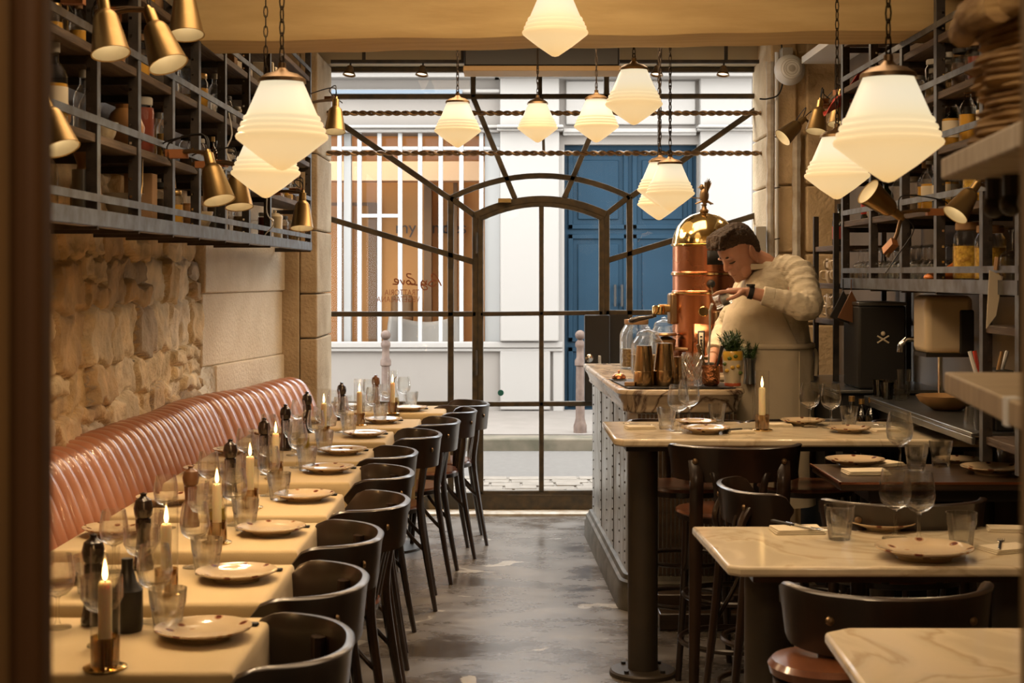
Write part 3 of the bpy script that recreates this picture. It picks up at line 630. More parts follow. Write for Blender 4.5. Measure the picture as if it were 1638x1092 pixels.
def table_base(loc, name, label, w, h, top_mat, z=.75, thick=.025, group=None):
    t = thing(name, label, 'table', loc, 0, group)
    MB().box(-w, w, -h, h, z - thick, z).build('tabletop', top_mat, t, bevel=.004)
    MB().tube([(0, 0, .03), (0, 0, z - thick)], .03, 14).build('column', M['pole'], t)
    f = MB().lathe([(.20, 0), (.20, .012), (.05, .03), (.03, .05)], 28); f.build('foot', M['pole'], t); return t
for i in range(NT):
    cx = TX[i] - TD / 2
    table_base((cx, TY[i], 0), 'dining_table', 'square dining table hidden under its cloth, ' + tname(i), TD / 2 - .004, TH - .004, M['dark_wood'], group='cloth-covered dining tables')
    c = cloth_mesh(TD / 2, TH, 40 + i).build('tablecloth', M['cloth'], ang=60); c.location = (cx, TY[i], 0)
    tag(c, 'cream tablecloth hanging over the ' + tname(i), 'tablecloth', 'cream tablecloths on the left row')
# ================================================================ CHAIRS
def bistro(sz=.455, top=.77, band=.125, deep=.22, wide=.215, name='bistro_chair', ring=False):
    t = thing(name, 'x', 'chair')
    # seat
    so = lambda a, z: 1 + .06 * math.cos(2 * a)
    MB().lathe([(.165, sz - .035), (.185, sz - .03), (.188, sz - .012)], 32, wob=so).build('seat_rim', M['chair'], t)
    MB().lathe([(.186, sz - .014), (.192, sz - .006), (.188, sz + .002), (.165, sz + .003), (.08, sz - .006), (0, sz - .008)], 36, wob=so, cap=False).build('seat', M['seat'], t)
    # back band: U plan, rounded tips
    n = 34; rows = []; y0 = -.03
    for i in range(n + 1):
        a = PI + PI * i / n; s_ = abs(2 * i / n - 1)
        k = math.copysign(abs(math.cos(a)) ** .82, math.cos(a)); x = wide * k; y = y0 - deep * abs(math.sin(a)) ** .75
        tip = max(0, (s_ - .80) / .20); hh = band / 2 * math.sqrt(max(0, 1 - tip ** 2.6)) + .006; zc = top - band / 2 - .006 * (1 - s_)
        nrm = Vector((k / wide, math.sin(a) * 1 / deep, 0)).normalized()
        if s_ > .97: nrm = Vector((math.copysign(1, x), 0, 0))
        th = .0085; lean = .10
        pr = [(-th, -hh), (th, -hh), (th * 1.1, hh * .7), (th * 1.5, hh * .93), (th * .8, hh), (-th * .6, hh), (-th, hh * .8)]
        rows.append([Vector((x, y, zc)) + nrm * (q + lean * (w + hh)) + Vector((0, 0, w)) for q, w in pr])
    MB().loft(rows).build('back_rail', M['chair'], t, ang=50)
    # rear legs
    for sx in (-1, 1):
        xb = wide * .70 * sx; yb = y0 - deep * .80
        P = cr([(xb * 1.12, -.245, 0), (xb * 1.05, -.205, sz * .5), (xb, -.175, sz), (xb * 1.0, -.19, sz + (top - sz) * .5), (xb * 1.02, yb + .012, top - .03)], 5)
        MB().tube(P, [.013 + .007 * min(1, i / 8) for i in range(len(P))], 8, fx=1.25, fz=.8, up=(0, 1, 0)).build('rear_leg', M['chair'], t)
        xf = .145 * sx; q = cr([(xf * 1.2, .17, 0), (xf * 1.05, .145, sz * .6), (xf, .13, sz - .02)], 4)
        MB().tube(q, [.0115 + .0065 * i / len(q) for i in range(len(q))], 10).build('front_leg', M['chair'], t)
        MB().lathe([(0, -.003), (.011, 0), (.008, .006), (0, .008)], 12, Matrix.Translation((xb * 1.02, yb - .022, top - band * .45)) @ Matrix.Rotation(R(90), 4, 'X'), cap=False).build('screw_cap', M['bronze'], t)
        P = [(xf * 1.06, .143 - .0, sz * .62)] + [(xf * (1.0), .13 - .11 * math.sin(u * PI / 2 / 6) - .0, sz * .62 + (sz - .04 - sz * .62) * (1 - math.cos(u * PI / 2 / 6)) ** .5) for u in range(1, 7)]
        MB().tube(P, .0085, 7).build('bent_brace', M['chair'], t)
        P = [(xb * 1.04, -.19 + .10 * math.sin(u * PI / 2 / 6), sz * .60 + (sz - .04 - sz * .60) * (1 - math.cos(u * PI / 2 / 6)) ** .5) for u in range(0, 7)]
        MB().tube(P, .0085, 7).build('bent_brace', M['chair'], t)
    # inner splats
    for sx in (-.42, .0, .42):
        P = cr([(wide * sx * .8, -.165, sz - .01), (wide * sx * .9, -.195, sz + (top - sz) * .45), (wide * sx * 1.15, y0 - deep * .93, top - band * .5)], 5)
        MB().tube(P, .012, 8, fx=1.15, fz=.5, up=(0, 1, 0)).build('splat', M['chair'], t)
    if ring:
        for zr, rr in ((.20, .19), (.36, .175)):
            MB().tube([(rr * math.cos(2 * PI * i / 28), -.03 + rr * math.sin(2 * PI * i / 28), zr) for i in range(28)], .0095, 8, closed=True).build('foot_ring', M['chair'], t)
    return t
ch = bistro()
CE = [-.327, -.357, -.373, -.342, -.371, -.397, -.331, -.268, -.20]
CYs = [2.98, 3.58, 4.2, 4.82, 5.5, 6.12, 6.82, 7.42, 8.02]
rot = [4, -3, 2, -4, 3, -2, 3, -3, 8]
for i in range(NT):
    put(ch, (CE[i] - .262, CYs[i], 0), R(90 + rot[i]), 'dark bentwood bistro chair at the ' + tname(i), 'bistro chairs along the left row')
put(ch, (-.40, 8.42, 0), R(96), 'dark bentwood bistro chair pushed against the shopfront beside the last left table', 'bistro chairs along the left row')
# ================================================================ TABLEWARE prototypes (base at z=0)
def wineglass(name='wine_glass', h=.165, r=.038):
    t = thing(name, 'x', 'wine glass')
    MB().lathe([(0, 0), (.031, .001), (.030, .004), (.008, .009), (.004, .02), (.004, h * .40), (.008, h * .43), (.0, h * .44)], 22, cap=False).build('stem', M['glass'], t)
    MB().lathe([(.004, h * .42), (r * .55, h * .46), (r * .88, h * .54), (r, h * .66), (r * .96, h * .8), (r * .80, h), (r * .78, h), (r * .93, h * .8), (r * .97, h * .66), (r * .85, h * .55), (0, h * .45)], 28, cap=False).build('bowl', M['glass'], t)
    return t
def coupe():
    t = thing('stemmed_glass', 'x', 'glass'); h = .14; r = .042
    MB().lathe([(0, 0), (.030, .001), (.029, .004), (.006, .009), (.0042, .02), (.0042, h * .46), (0, h * .48)], 20, cap=False).build('stem', M['glass'], t)
    MB().lathe([(.003, h * .46), (r * .7, h * .54), (r, h * .70), (r * .98, h), (r * .95, h), (r * .95, h * .7), (0, h * .5)], 26, cap=False).build('bowl', M['glass'], t); return t
def tumbler(h=.088, r=.040):
    n = 36
    w = lambda a, z: (1 - (.035 * (abs(math.sin(a * 4.5)) ** .6) if z < h * .62 and z > .006 else 0))
    mb = MB().lathe([(0, 0), (r * .70, 0), (r * .74, .006), (r * .80, h * .3), (r * .88, h * .58), (r * .93, h * .66), (r, h), (r * .96, h), (r * .88, h * .62), (r * .68, .014), (0, .012)], n, cap=False, wob=w)
    return tag(mb.build('tumbler', M['thickglass']), 'x', 'glass')
def candle():
    t = thing('candle_lantern', 'x', 'candle holder')
    MB().lathe([(0, 0), (.040, 0), (.041, .003), (.030, .007), (.0, .008)], 28, cap=False).build('base', M['polished_brass'], t)
    MB().lathe([(.026, .006), (.027, .06), (.0255, .06), (.0245, .008)], 28, cap=False).build('collar', M['smoke'], t)
    MB().lathe([(.0275, .008), (.0275, .228), (.0262, .228), (.0262, .008)], 32, cap=False).build('glass_sleeve', M['sleeve'], t)
    c = MB().lathe([(.0, .006), (.0128, .006), (.0128, .158), (.010, .163), (.002, .160), (0, .160)], 18, cap=False).build('candle', M['wax'], t)
    MB().tube([(0, 0, .158), (.001, 0, .168)], .0012, 5).build('wick', M['black'], c)
    MB().lathe([(0, .164), (.0038, .168), (.0055, .176), (.0042, .188), (.0018, .199), (0, .206)], 12, cap=False).build('flame', M['flame'], c)
    return t
def candle_light(x, y, z):
    l = bpy.data.lights.new('candle_flame_light', 'POINT'); l.energy = .55; l.color = (1, .55, .22); l.shadow_soft_size = 0; l.cycles.use_multiple_importance_sampling = True
    o = bpy.data.objects.new('candle_flame_light', l); S.collection.objects.link(o); o.location = (x, y, z + .026)
def plate(r=.098, deco=True):
    t = thing('plate', 'x', 'plate')
    MB().lathe([(0, 0), (r * .56, 0), (r * .58, .006), (r * .80, .012), (r, .0215), (r * 1.0, .0245), (r * .97, .0245), (r * .74, .0165), (r * .60, .0125), (0, .012)], 44, cap=False).build('dish', M['china2'] if deco else M['china'], t)
    return t
def mill(h=.215, m='mill'):
    t = thing('pepper_mill', 'x', 'pepper mill')
    MB().lathe([(0, 0), (.028, 0), (.029, .012), (.025, .03), (.020, .07), (.019, .10), (.022, .125), (.021, h * .66), (.0, h * .66)], 22, cap=False).build('body', M[m], t)
    MB().lathe([(.016, h * .66), (.024, h * .70), (.027, h * .80), (.022, h * .90), (.010, h * .94), (.008, h * .96), (.011, h * .985), (0, h)], 22, cap=False).build('head', M[m], t); return t
def oil():
    t = thing('oil_cruet', 'x', 'oil cruet')
    MB().lathe([(0, 0), (.026, 0), (.030, .02), (.026, .06), (.012, .09), (.009, .12), (.012, .13), (.010, .13)], 20, cap=False).build('bottle', M['glass'], t)
    MB().lathe([(0, .003), (.024, .003), (.027, .02), (.023, .05), (0, .05)], 18, cap=False).build('oil', mat('olive_oil', (.40, .28, .03), .3), t)
    MB().tube([(0, 0, .12), (0, .0, .15), (.012, 0, .165)], .0035, 7).build('pourer', M['chrome'], t); return t
def cutlery(kind):
    mb = MB()
    if kind == 'knife':
        t = thing('table_knife', 'x', 'knife'); MB().box(-.008, .008, -.10, .0, 0, .007).build('handle', M['matte_black'], t, bevel=.002)
        mb.prism([(-.007, 0), (.008, 0), (.009, .07), (.003, .105), (-.006, .08)], .001, .003).build('blade', M['steel_cut'], t); return t
    else:
        mb.box(-.004, .004, -.09, .03, 0, .0035); mb.prism([(-.004, .03), (.004, .03), (.011, .05), (.011, .06), (-.011, .06), (-.011, .05)], .0005, .003)
        for k in range(4): mb.box(-.0105 + k * .0062, -.0085 + k * .0062, .06, .095, .001, .003)
    return tag(mb.build(kind, M['steel_cut'] if kind == 'fork' else M['steel_cut'], bevel=.001, seg=1), 'x', kind)
def napkin():
    rows = []
    mb = MB()
    for k in range(3):
        z = k * .0045; mb.prism([(-.075 + .004 * k, -.05), (.07 - .003 * k, -.052 + .003 * k), (.072, .048), (-.07, .052 - .004 * k)], z, z + .0038)
    return tag(mb.build('napkin', M['napkin'], bevel=.0018), 'x', 'napkin')
pW = wineglass(); pT = tumbler(); pC = candle(); pP = plate(); pM = mill(); pM2 = mill(.20, 'mill_mid'); pO = oil(); pG = coupe(); pK = cutlery('knife'); pF = cutlery('fork'); pN = napkin()
CP = [(168, 1068), (266, 950), (347, 868), (400, 812), (441, 765), None, (518, 703), (575, 680), (628, 661)]
PPx = [(327, 1012), (393, 920), (453, 848), (500, 795), (538, 751), (567, 722), (588, 695), (612, 673), (655, 654)]
TT = TZ + .0005
for i in range(NT):
    lab = tname(i); cx = TX[i] - TD / 2; yc = TY[i]
    if CP[i]: p = onz(*CP[i], TT); put(pC, (p.x, p.y, TT), 0, 'lit candle in glass sleeve on the ' + lab, 'candle lanterns on the left row'); candle_light(p.x, p.y, TT + .185)
    p = onz(*PPx[i], TT + .01); px_ = min(p.x, TX[i] - .108)
    put(pP, (px_, min(max(p.y, yc - .12), yc + .11), TT), i, 'patterned plate on the aisle side of the ' + lab, 'patterned plates on the aisle side')
    put(pP, (TX[i] - TD + .115, yc + .02, TT), i * 2 + 1, 'patterned plate on the bench side of the ' + lab, 'patterned plates on the bench side')
    k = put(pK, (px_ - .005, min(yc + .20, min(max(p.y, yc - .12), yc + .11) + .115), TT), R(84), 'dark-handled table knife behind the plate on the ' + lab, 'knives on the left row')
    rs = random.Random(i)
    put(pG, (cx + .02 + rs.uniform(-.02, .02), yc + .0 - .03, TT), 0, 'stemmed glass beside the candle on the ' + lab, 'stemmed glasses beside the candles')
    put(pW, (cx + .09, yc + .175, TT), 0, 'tall wine glass at the window-side edge of the ' + lab, 'tall wine glasses on the left row', 1.0)
    put(pT, (cx + .135, yc + .10, TT), 0, 'faceted tumbler next to the aisle-side plate of the ' + lab, 'tumblers on the aisle side')
    put(pT, (cx - .09, yc - .12, TT), 0, 'faceted tumbler next to the bench-side plate of the ' + lab, 'tumblers on the bench side')
    put(pW, (cx - .10, yc + .12, TT), 0, 'tall wine glass toward the bench on the ' + lab, 'tall wine glasses toward the bench', .94)
    put(pM2 if i in (2, 8) else pM, (cx - .035 - (.03 if i > 5 else 0), yc + .155, TT), 0, ('walnut brown' if i in (2, 8) else 'black') + ' pepper mill on the ' + lab, None, .9)
    if i in (2, 5, 8): put(pO, (cx + .035, yc + .18, TT), 0, 'small oil cruet beside the mill on the ' + lab, 'oil cruets')
ob = MB().lathe([(0, 0), (.03, 0), (.032, .01), (.032, .085), (.02, .10), (.012, .13), (.012, .15), (.0, .15)], 20, cap=False)
o = ob.build('dark_bottle', M['black']); o.location = (-.80, 3.12, TT); tag(o, 'squat black bottle beside the candle on the ' + tname(0), 'bottle')
# ================================================================ RIGHT TABLES
rt = thing('high_table', 'high marble-topped table with thick round iron leg beside the bar', 'table', (0, 0, 0))
MB().prism([(.372, 5.46), (.40, 5.42), (2.05, 5.42), (2.05, 6.08), (.365, 6.08)], .872, .90).build('tabletop', M['marble'], rt, bevel=.008, seg=3)
MB().box(.42, 2.0, 5.52, 6.0, .845, .871).build('top_frame', M['black'], rt)
for x, n in ((.49, 'leg'), (1.75, 'leg')):
    l = MB().tube([(x, 5.62, .0), (x, 5.62, .846)], .056, 24).build('leg', M['pole'], rt)
    MB().lathe([(.125, 0), (.125, .014), (.118, .02), (.06, .022)], 32, Matrix.Translation((x, 5.62, 0))).build('base_plate', M['pole'], l)
    b = MB()
    for a in range(4): b = MB().lathe([(.009, .02), (.009, .03), (0, .03)], 8, Matrix.Translation((x + .095 * math.cos(a * PI / 2 + .8), 5.62 + .095 * math.sin(a * PI / 2 + .8), 0)), cap=False); b.build('bolt', M['black'], l)
r2 = thing('marble_table', 'marble-topped table on a thick dark leg, set with two wine glasses and patterned plates', 'table', (0, 0, 0))
MB().prism([(.545, 3.80), (.575, 3.775), (1.45, 3.775), (1.45, 4.38), (.525, 4.38)], .735, .762).build('tabletop', M['marble'], r2, bevel=.008, seg=3)
MB().box(.62, 1.42, 3.86, 4.30, .705, .734).build('top_frame', M['dark_wood'], r2)
l = MB().tube([(.685, 4.02, 0), (.685, 4.02, .706)], .062, 24).build('leg', M['pole'], r2); MB().lathe([(.2, 0), (.2, .014), (.06, .022)], 32, Matrix.Translation((.685, 4.02, 0))).build('base_plate', M['pole'], l)
MB().tube([(1.35, 4.02, 0), (1.35, 4.02, .706)], .062, 24).build('leg', M['pole'], r2)
r3 = thing('dark_table', 'dark wooden table with copper edging between the two marble tables', 'table', (0, 0, 0))
MB().prism([(1.035, 5.18), (1.035, 4.72), (2.0, 4.72), (2.0, 5.18)], .815, .842).build('tabletop', M['dark_wood'], r3, bevel=.004)
e_ = MB().box(1.03, 2.0, 4.716, 4.722, .836, .8435).box(1.028, 1.034, 4.716, 5.184, .836, .8435).build('copper_edge', M['copper'], r3)
MB().box(1.14, 1.95, 4.80, 5.10, .77, .814).build('top_frame', M['black'], r3); MB().tube([(1.22, 4.95, 0), (1.22, 4.95, .77)], .04, 16).build('leg', M['pole'], r3); MB().tube([(1.8, 4.95, 0), (1.8, 4.95, .77)], .04, 16).build('leg', M['pole'], r3)
r4 = thing('marble_table', 'bare marble-topped table with rounded corner, empty, closest to the doorway', 'table', (0, 0, 0))
MB().prism([(.645, 3.10), (.70, 3.14), (1.3, 3.14), (1.3, 2.45), (.62, 2.45)], .732, .76).build('tabletop', M['marble'], r4, bevel=.009, seg=3)
MB().box(.72, 1.25, 2.52, 3.05, .70, .731).build('top_frame', M['dark_wood'], r4); MB().tube([(.95, 2.8, 0), (.95, 2.8, .70)], .05, 20).build('leg', M['pole'], r4)
# stools
stl = bistro(.66, .90, .11, .16, .215, 'bar_stool', True)
put(stl, (X(1175, 5.3), 5.36, 0), R(0), 'tall dark bentwood stool with its wide back toward the room at the high table', None)
put(stl, (X(1097, 5.95), 5.98, 0), R(172), 'tall dark stool with brown seat under the high table, closest to its iron leg', None)
put(stl, (X(1295, 5.95), 5.98, 0), R(186), 'tall dark stool with ribbed seat under the high table, behind the dark table', None)
put(stl, (X(1500, 5.95), 5.98, 0), R(180), 'tall dark stool on the bar side of the high table, by the back counter', None)
stool2 = put(stl, (.865, 4.82, 0), R(-82), 'dark stool with curved back turned aside, behind the set marble table', None, (.92, .92, .91))
put(stl, (X(1430, 4.52), 4.50, 0), R(2), 'dark bentwood stool tucked under the dark table', None, (1.05, 1, .93))
put(ch, (X(1452, 3.25), 3.53, 0), R(0), 'dark bentwood chair with wide curved back between the two marble tables', None, (1.02, 1, 1.03))
rs4 = thing('round_stool', 'round stool with polished brown seat beside the empty marble table', 'stool', (.70, 3.34, 0))
MB().lathe([(0, .60), (.10, .602), (.125, .612), (.13, .63), (.12, .642), (0, .648)], 32, cap=False).build('seat', M['seat'], rs4)
MB().lathe([(.11, .575), (.118, .58), (.118, .60), (.10, .601)], 32).build('seat_rim', M['chair'], rs4)
for k in range(4):
    a = PI / 4 + k * PI / 2; MB().tube([(.14 * math.cos(a), .14 * math.sin(a), 0), (.085 * math.cos(a), .085 * math.sin(a), .58)], [.012, .016], 10).build('leg', M['chair'], rs4)
# settings on the right tables
ZH, Z2, Z3 = .9005, .7625, .8425
def S_(proto, px, py, z, lab, rz=0, sc=None, dz=0, group=None):
    p = onz(px, py, z); return put(proto, (p.x, p.y, z + dz), R(rz), lab, group, sc)
H_ = ' on the high marble table'; D_ = ' on the dark table'; A_ = ' on the set marble table'
S_(pN, 1024, 685, ZH, 'folded napkin with a fork at the left corner' + H_.replace(' on', ' of'), 8, .8); S_(pF, 1026, 684, ZH, 'small fork lying on the napkin at the iron-leg end' + H_, 60, .8, .0125)
S_(pT, 1066, 686, ZH, 'tumbler before the two wine glasses at the iron-leg end' + H_, 0, .95)
S_(pW, 1085, 690, ZH, 'wine glass left of the pair by the bar corner' + H_, 0, 1.08); S_(pW, 1102, 683, ZH, 'wine glass right of the pair by the bar corner' + H_, 0, 1.12)
S_(pP, 1112, 680, ZH, 'cream plate behind the wine glass pair' + H_, 30, .85); S_(pP, 1128, 692, ZH, 'cream plate in front of the wine glass pair' + H_, 0, .95)
S_(pT, 1147, 677, ZH, 'tumbler between the wine glass pair and the candle' + H_, 0, .9)
S_(pN, 1182, 692, ZH, 'napkin with knife left of the candle' + H_, 15, .75); S_(pK, 1186, 692, ZH, 'knife on the napkin left of the candle' + H_, -60, .8, .0125)
S_(pC, 1219, 688, ZH, 'lit candle in glass sleeve' + H_); S_(pN, 1245, 681, ZH, 'napkin behind the candle' + H_, 0, .75)
S_(pP, 1284, 679, ZH, 'cream plate right of the candle, beneath the man' + H_, 0, .9)
S_(pW, 1295, 683, ZH, 'wine glass beside the plate right of the candle' + H_, 0, 1.05); S_(pW, 1329, 685, ZH, 'wine glass beside the tumbler, further right of the candle' + H_, 0, 1.05)
S_(pT, 1358, 682, ZH, 'tumbler to the right of the second wine glass pair' + H_, 0, .9); S_(pP, 1358, 691, ZH, 'cream plate in front of the second wine glass pair' + H_, 0, .85)
S_(pN, 1416, 689, ZH, 'napkin right of the plates, above the dark table' + H_, 10, .7); S_(pF, 1420, 687, ZH, 'fork on the napkin above the dark table' + H_, 30, .8, .0125)
S_(pN, 1478, 680, ZH, 'rolled napkin toward the back counter' + H_, -5, .7); S_(pF, 1483, 679, ZH, 'fork on the rolled napkin toward the back counter' + H_, 20, .8, .0125)
S_(pT, 1516, 683, ZH, 'tumbler left of the far plate by the shelf end' + H_); S_(pT, 1570, 680, ZH, 'tumbler right of the far plate by the shelf end' + H_); S_(pP, 1550, 692, ZH, 'cream plate at the shelf end' + H_)
S_(pW, 1536, 678, ZH, 'wine glass lying behind the far plate' + H_.replace('lying', ''), 0, .9)
S_(pP, 1368, 744, Z3, 'patterned plate at the left end' + D_, 0, 1.02); S_(pN, 1385, 757, Z3, 'pale napkin in front of the plate' + D_, 4, 1.0); S_(pN, 1412, 744, Z3, 'napkin behind the wine glass at the left end' + D_, 30, .9)
S_(pW, 1439, 752, Z3, 'single wine glass beside the left plate' + D_, 0, 1.18); S_(pT, 1466, 752, Z3, 'tumbler just right of the single wine glass' + D_); S_(pT, 1505, 746, Z3, 'tumbler second to the right of the single wine glass' + D_)
S_(pP, 1535, 741, Z3, 'patterned plate behind the two wine glasses' + D_, 0, .8); S_(pW, 1562, 740, Z3, 'left wine glass of the pair' + D_, 0, 1.18); S_(pW, 1578, 744, Z3, 'right wine glass of the pair' + D_, 0, 1.18)
S_(pP, 1588, 757, Z3, 'patterned plate at the right end' + D_, 0, 1.05); S_(pT, 1612, 748, Z3, 'tumbler at the right end' + D_)
S_(pN, 1275, 850, Z2, 'folded napkin carrying knife and fork at the left' + A_, 5, 1.0); S_(pK, 1268, 848, Z2, 'knife with bright blade on the folded napkin at the left' + A_, 210, .9, .0125); S_(pF, 1288, 849, Z2, 'fork on the folded napkin at the left' + A_, -150, .9, .0125)
S_(pT, 1343, 862, Z2, 'faceted tumbler nearest the folded napkin' + A_, 0, 1.06); S_(pP, 1412, 846, Z2, 'patterned plate behind the wine glasses' + A_, 40, .95)
S_(pW, 1432, 862, Z2, 'left wine glass of the pair' + A_, 0, 1.18); S_(pW, 1470, 868, Z2, 'right wine glass of the pair' + A_, 0, 1.18)
S_(pP, 1478, 892, Z2, 'patterned plate in front of the wine glasses' + A_, 0, 1.28); S_(pT, 1538, 874, Z2, 'faceted tumbler right of the wine glasses' + A_, 0, 1.05)
S_(pN, 1610, 880, Z2, 'napkin with fork at the right edge' + A_, 20, .9); S_(pF, 1600, 878, Z2, 'fork on the napkin at the right edge' + A_, -20, .9, .0125); S_(pN, 1612, 848, Z2, 'napkin with dark knife at the window-side right corner' + A_, -10, .8)
# ================================================================ BAR
BT = .985
def rpoly(P, rad, n=6):
    out = []
    for i, p in enumerate(P):
        r = rad[i]
        if not r: out.append(p); continue
        a = Vector(P[i - 1]); b = Vector(p); c = Vector(P[(i + 1) % len(P)]); u = (a - b).normalized(); v = (c - b).normalized(); p0 = b + u * r; p1 = b + v * r
        for k in range(n + 1):
            t = k / n; q = p0 * (1 - t) ** 2 + b * 2 * t * (1 - t) + p1 * t ** 2; out.append((q.x, q.y))
    return out
def offs(poly, d):
    c = []; n = len(poly)
    for i in range(n):
        a = Vector(poly[i - 1]); b = Vector(poly[i]); e = Vector(poly[(i + 1) % n]); n1 = (b - a); n2 = (e - b); n1 = Vector((n1.y, -n1.x)).normalized(); n2 = Vector((n2.y, -n2.x)).normalized()
        m = (n1 + n2)
        if m.length < 1e-6: m = n1
        m.normalize(); k = max(.4, m.dot(n1)); c.append((b.x + m.x * d / k, b.y + m.y * d / k))
    return c
BP = rpoly([(.445, 8.55), (.505, 6.66), (1.02, 6.66), (1.00, 7.05), (.93, 7.2), (.93, 7.58), (1.30, 7.62), (1.30, 8.55)], [.0, .10, .14, .06, .05, .05, .05, 0])
bar = thing('bar_counter', 'bar counter with riveted metal front, stepped base and thick marble top with rounded end', 'bar counter', (0, 0, 0))
def ring3(d, z): return [Vector((x, y, z)) for x, y in offs(BP, d)]
MB().loft([ring3(d, z) for d, z in ((-.01, BT - .002), (.025, BT), (.034, BT - .006), (.036, BT - .022), (.028, BT - .030), (.026, BT - .04), (.012, BT - .06), (.004, BT - .085), (.006, BT - .098), (0, BT - .105))][::-1]).build('marble_top', M['bar_marble'], bar, ang=50)
MB().loft([ring3(-.012, z) for z in (.13, .88)]).build('body', M['zinc'], bar)
fr = MB()
for i in range(26):
    a = .56 + i * .0185
    if a < 1.0: fr.box(a, a + .013, 6.66, 6.672, .14, .875)
fr.build('front_boards', M['dark_wood'], bar)
MB().loft([ring3(d, z) for d, z in ((.03, 0), (.03, .085), (.022, .10), (.022, .125), (.010, .135), (.004, .155), (-.01, .16))]).build('base_step', M['zinc_base'], bar, ang=30)
rv = MB()
for zc in np.arange(.19, .87, .052):
    for yy in (6.80, 7.04, 7.36, 7.66, 7.99, 8.45):
        x = .445 + (.505 - .445) * (8.55 - yy) / (8.55 - 6.66) + .012; rv.ball((x - .001, yy, zc), (.0045, .006, .006), 6, m=4)
for k in range(0, 8): pass
tag(rv.build('rivets', M['rivet'], bar), kind='stuff')
sm = MB()
for yy in (7.32, 7.96): x = .445 + .06 * (8.55 - yy) / 1.89 + .0115; sm.box(x - .003, x, yy - .004, yy + .004, .16, .88)
sm.build('seam', M['zinc_base'], bar)
MB().box(.62, 1.5, 6.30, 6.60, 0, .07).build('foot_step', M['dark_wood'], bar, bevel=.006)
MB().box(.62, 1.5, 6.40, 6.60, .07, .13).build('foot_step', M['dark_wood'], bar, bevel=.006)
# ---- espresso machine
MX, MY = X(1127, 8.0), 8.02
em = thing('espresso_machine', 'tall domed copper and brass espresso machine topped by a winged eagle', 'espresso machine', (MX, MY, BT))
r = .168
MB().lathe([(0, 0), (.20, 0), (.20, .03), (.175, .04), (.172, .06)], 40).build('base', M['copper'], em)
MB().lathe([(r, .05), (r, .40), (r + .004, .405), (r + .004, .42), (r, .425), (r, .50), (r + .006, .505), (r + .006, .52), (r, .525), (r, .66)], 48).build('body', M['copper'], em)
for z in (.41, .512, .665): MB().lathe([(r, z - .008), (r + .009, z - .004), (r + .009, z + .004), (r, z + .008)], 48, cap=False).build('brass_band', M['polished_brass'], em)
MB().lathe([(r + .004, .668), (r + .002, .69), (r * .97, .72), (r * .86, .765), (r * .68, .80), (r * .45, .825), (r * .2, .838), (.02, .842), (.02, .85), (0, .85)], 48, cap=False).build('dome', M['polished_brass'], em)
MB().lathe([(.022, .842), (.026, .85), (.014, .862), (.012, .875), (.018, .882), (0, .89)], 16, cap=False).build('finial', M['bronze'], em)
eg = MB(); eg.ball((0, 0, .93), (.026, .022, .042)); eg.ball((-.012, 0, .975), (.014, .013, .016)); eg.tube([(-.02, 0, .978), (-.036, 0, .970)], [.006, .001], 6)
eg.tube([(.0, 0, .90), (.01, 0, .885)], .012, 8); eg.tube([(.012, 0, .905), (.04, 0, .885)], [.012, .018], 8, fz=.4)
for s_ in (-1, 1):
    for k in range(5):
        a = R(60 + k * 13); L = .085 - abs(k - 1.5) * .008; o = Vector((.012, .012 * s_, .945)); d = Vector((.5 * math.cos(a) + (.25 if s_ > 0 else -.02), s_ * .45, math.sin(a))).normalized(); eg.tube([o, o + d * L * .6, o + d * L], [.009, .008, .002], 6, fz=.5)
for px in (-.03, .03): eg.tube([(px * .4, -.005, .90), (px * 1.6, -.01, .885)], [.006, .004], 6)
eg.build('eagle', M['bronze'], em)
MB().tube([(.0, .0, .915), (-.06, -.01, .918), (-.075, -.01, .926)], [.004, .003, .001], 6).build('sceptre', M['bronze'], em)
wf_ = MB(); n = 12
rows = []
for j in (0, 1):
    rows.append([((r + .004) * math.sin(R(-2 + 62 * i / n)), -(r + .004) * math.cos(R(-2 + 62 * i / n)), .56 + .075 * j) for i in range(n + 1)])
wf_.grid(rows).build('window_slot', M['matte_black'], em, solid=.004)
def mcyl(z, ang, R0, pr, m, name, n=20, par=None):
    a = R(ang); T = Matrix.Translation((R0 * math.sin(a), -R0 * math.cos(a), z)) @ Matrix.Rotation(a, 4, 'Z') @ Matrix.Rotation(R(90), 4, 'X'); return MB().lathe(pr, n, T).build(name, m, par or em)
g_ = mcyl(.315, -8, r - .002, [(.026, 0), (.028, .012), (.024, .016), (.022, .012)], M['polished_brass'], 'gauge'); mcyl(.315, -8, r + .008, [(.022, 0), (.022, .001)], M['paper'], 'gauge_face', par=g_)
def plate_on(z0, z1, a0, a1, m, name, off=.004, par=None):
    rows = [[((r + off) * math.sin(R(a0 + (a1 - a0) * i / 6)), -(r + off) * math.cos(R(a0 + (a1 - a0) * i / 6)), z) for i in range(7)] for z in (z0, z1)]
    return MB().grid(rows).build(name, m, par or em, solid=.004)
plate_on(.05, .25, -28, 8, M['copper'], 'door_panel'); plate_on(.05, .25, 14, 45, M['copper'], 'door_panel')
sgp = plate_on(.085, .215, -18, -6, M['black'], 'sight_glass_frame', .008); plate_on(.095, .205, -15.5, -8.5, M['paper'], 'sight_glass', .011, sgp); 
for k in range(5): plate_on(.108 + k * .018, .116 + k * .018, -14, -10, M['black'], 'scale_mark', .0135, sgp)
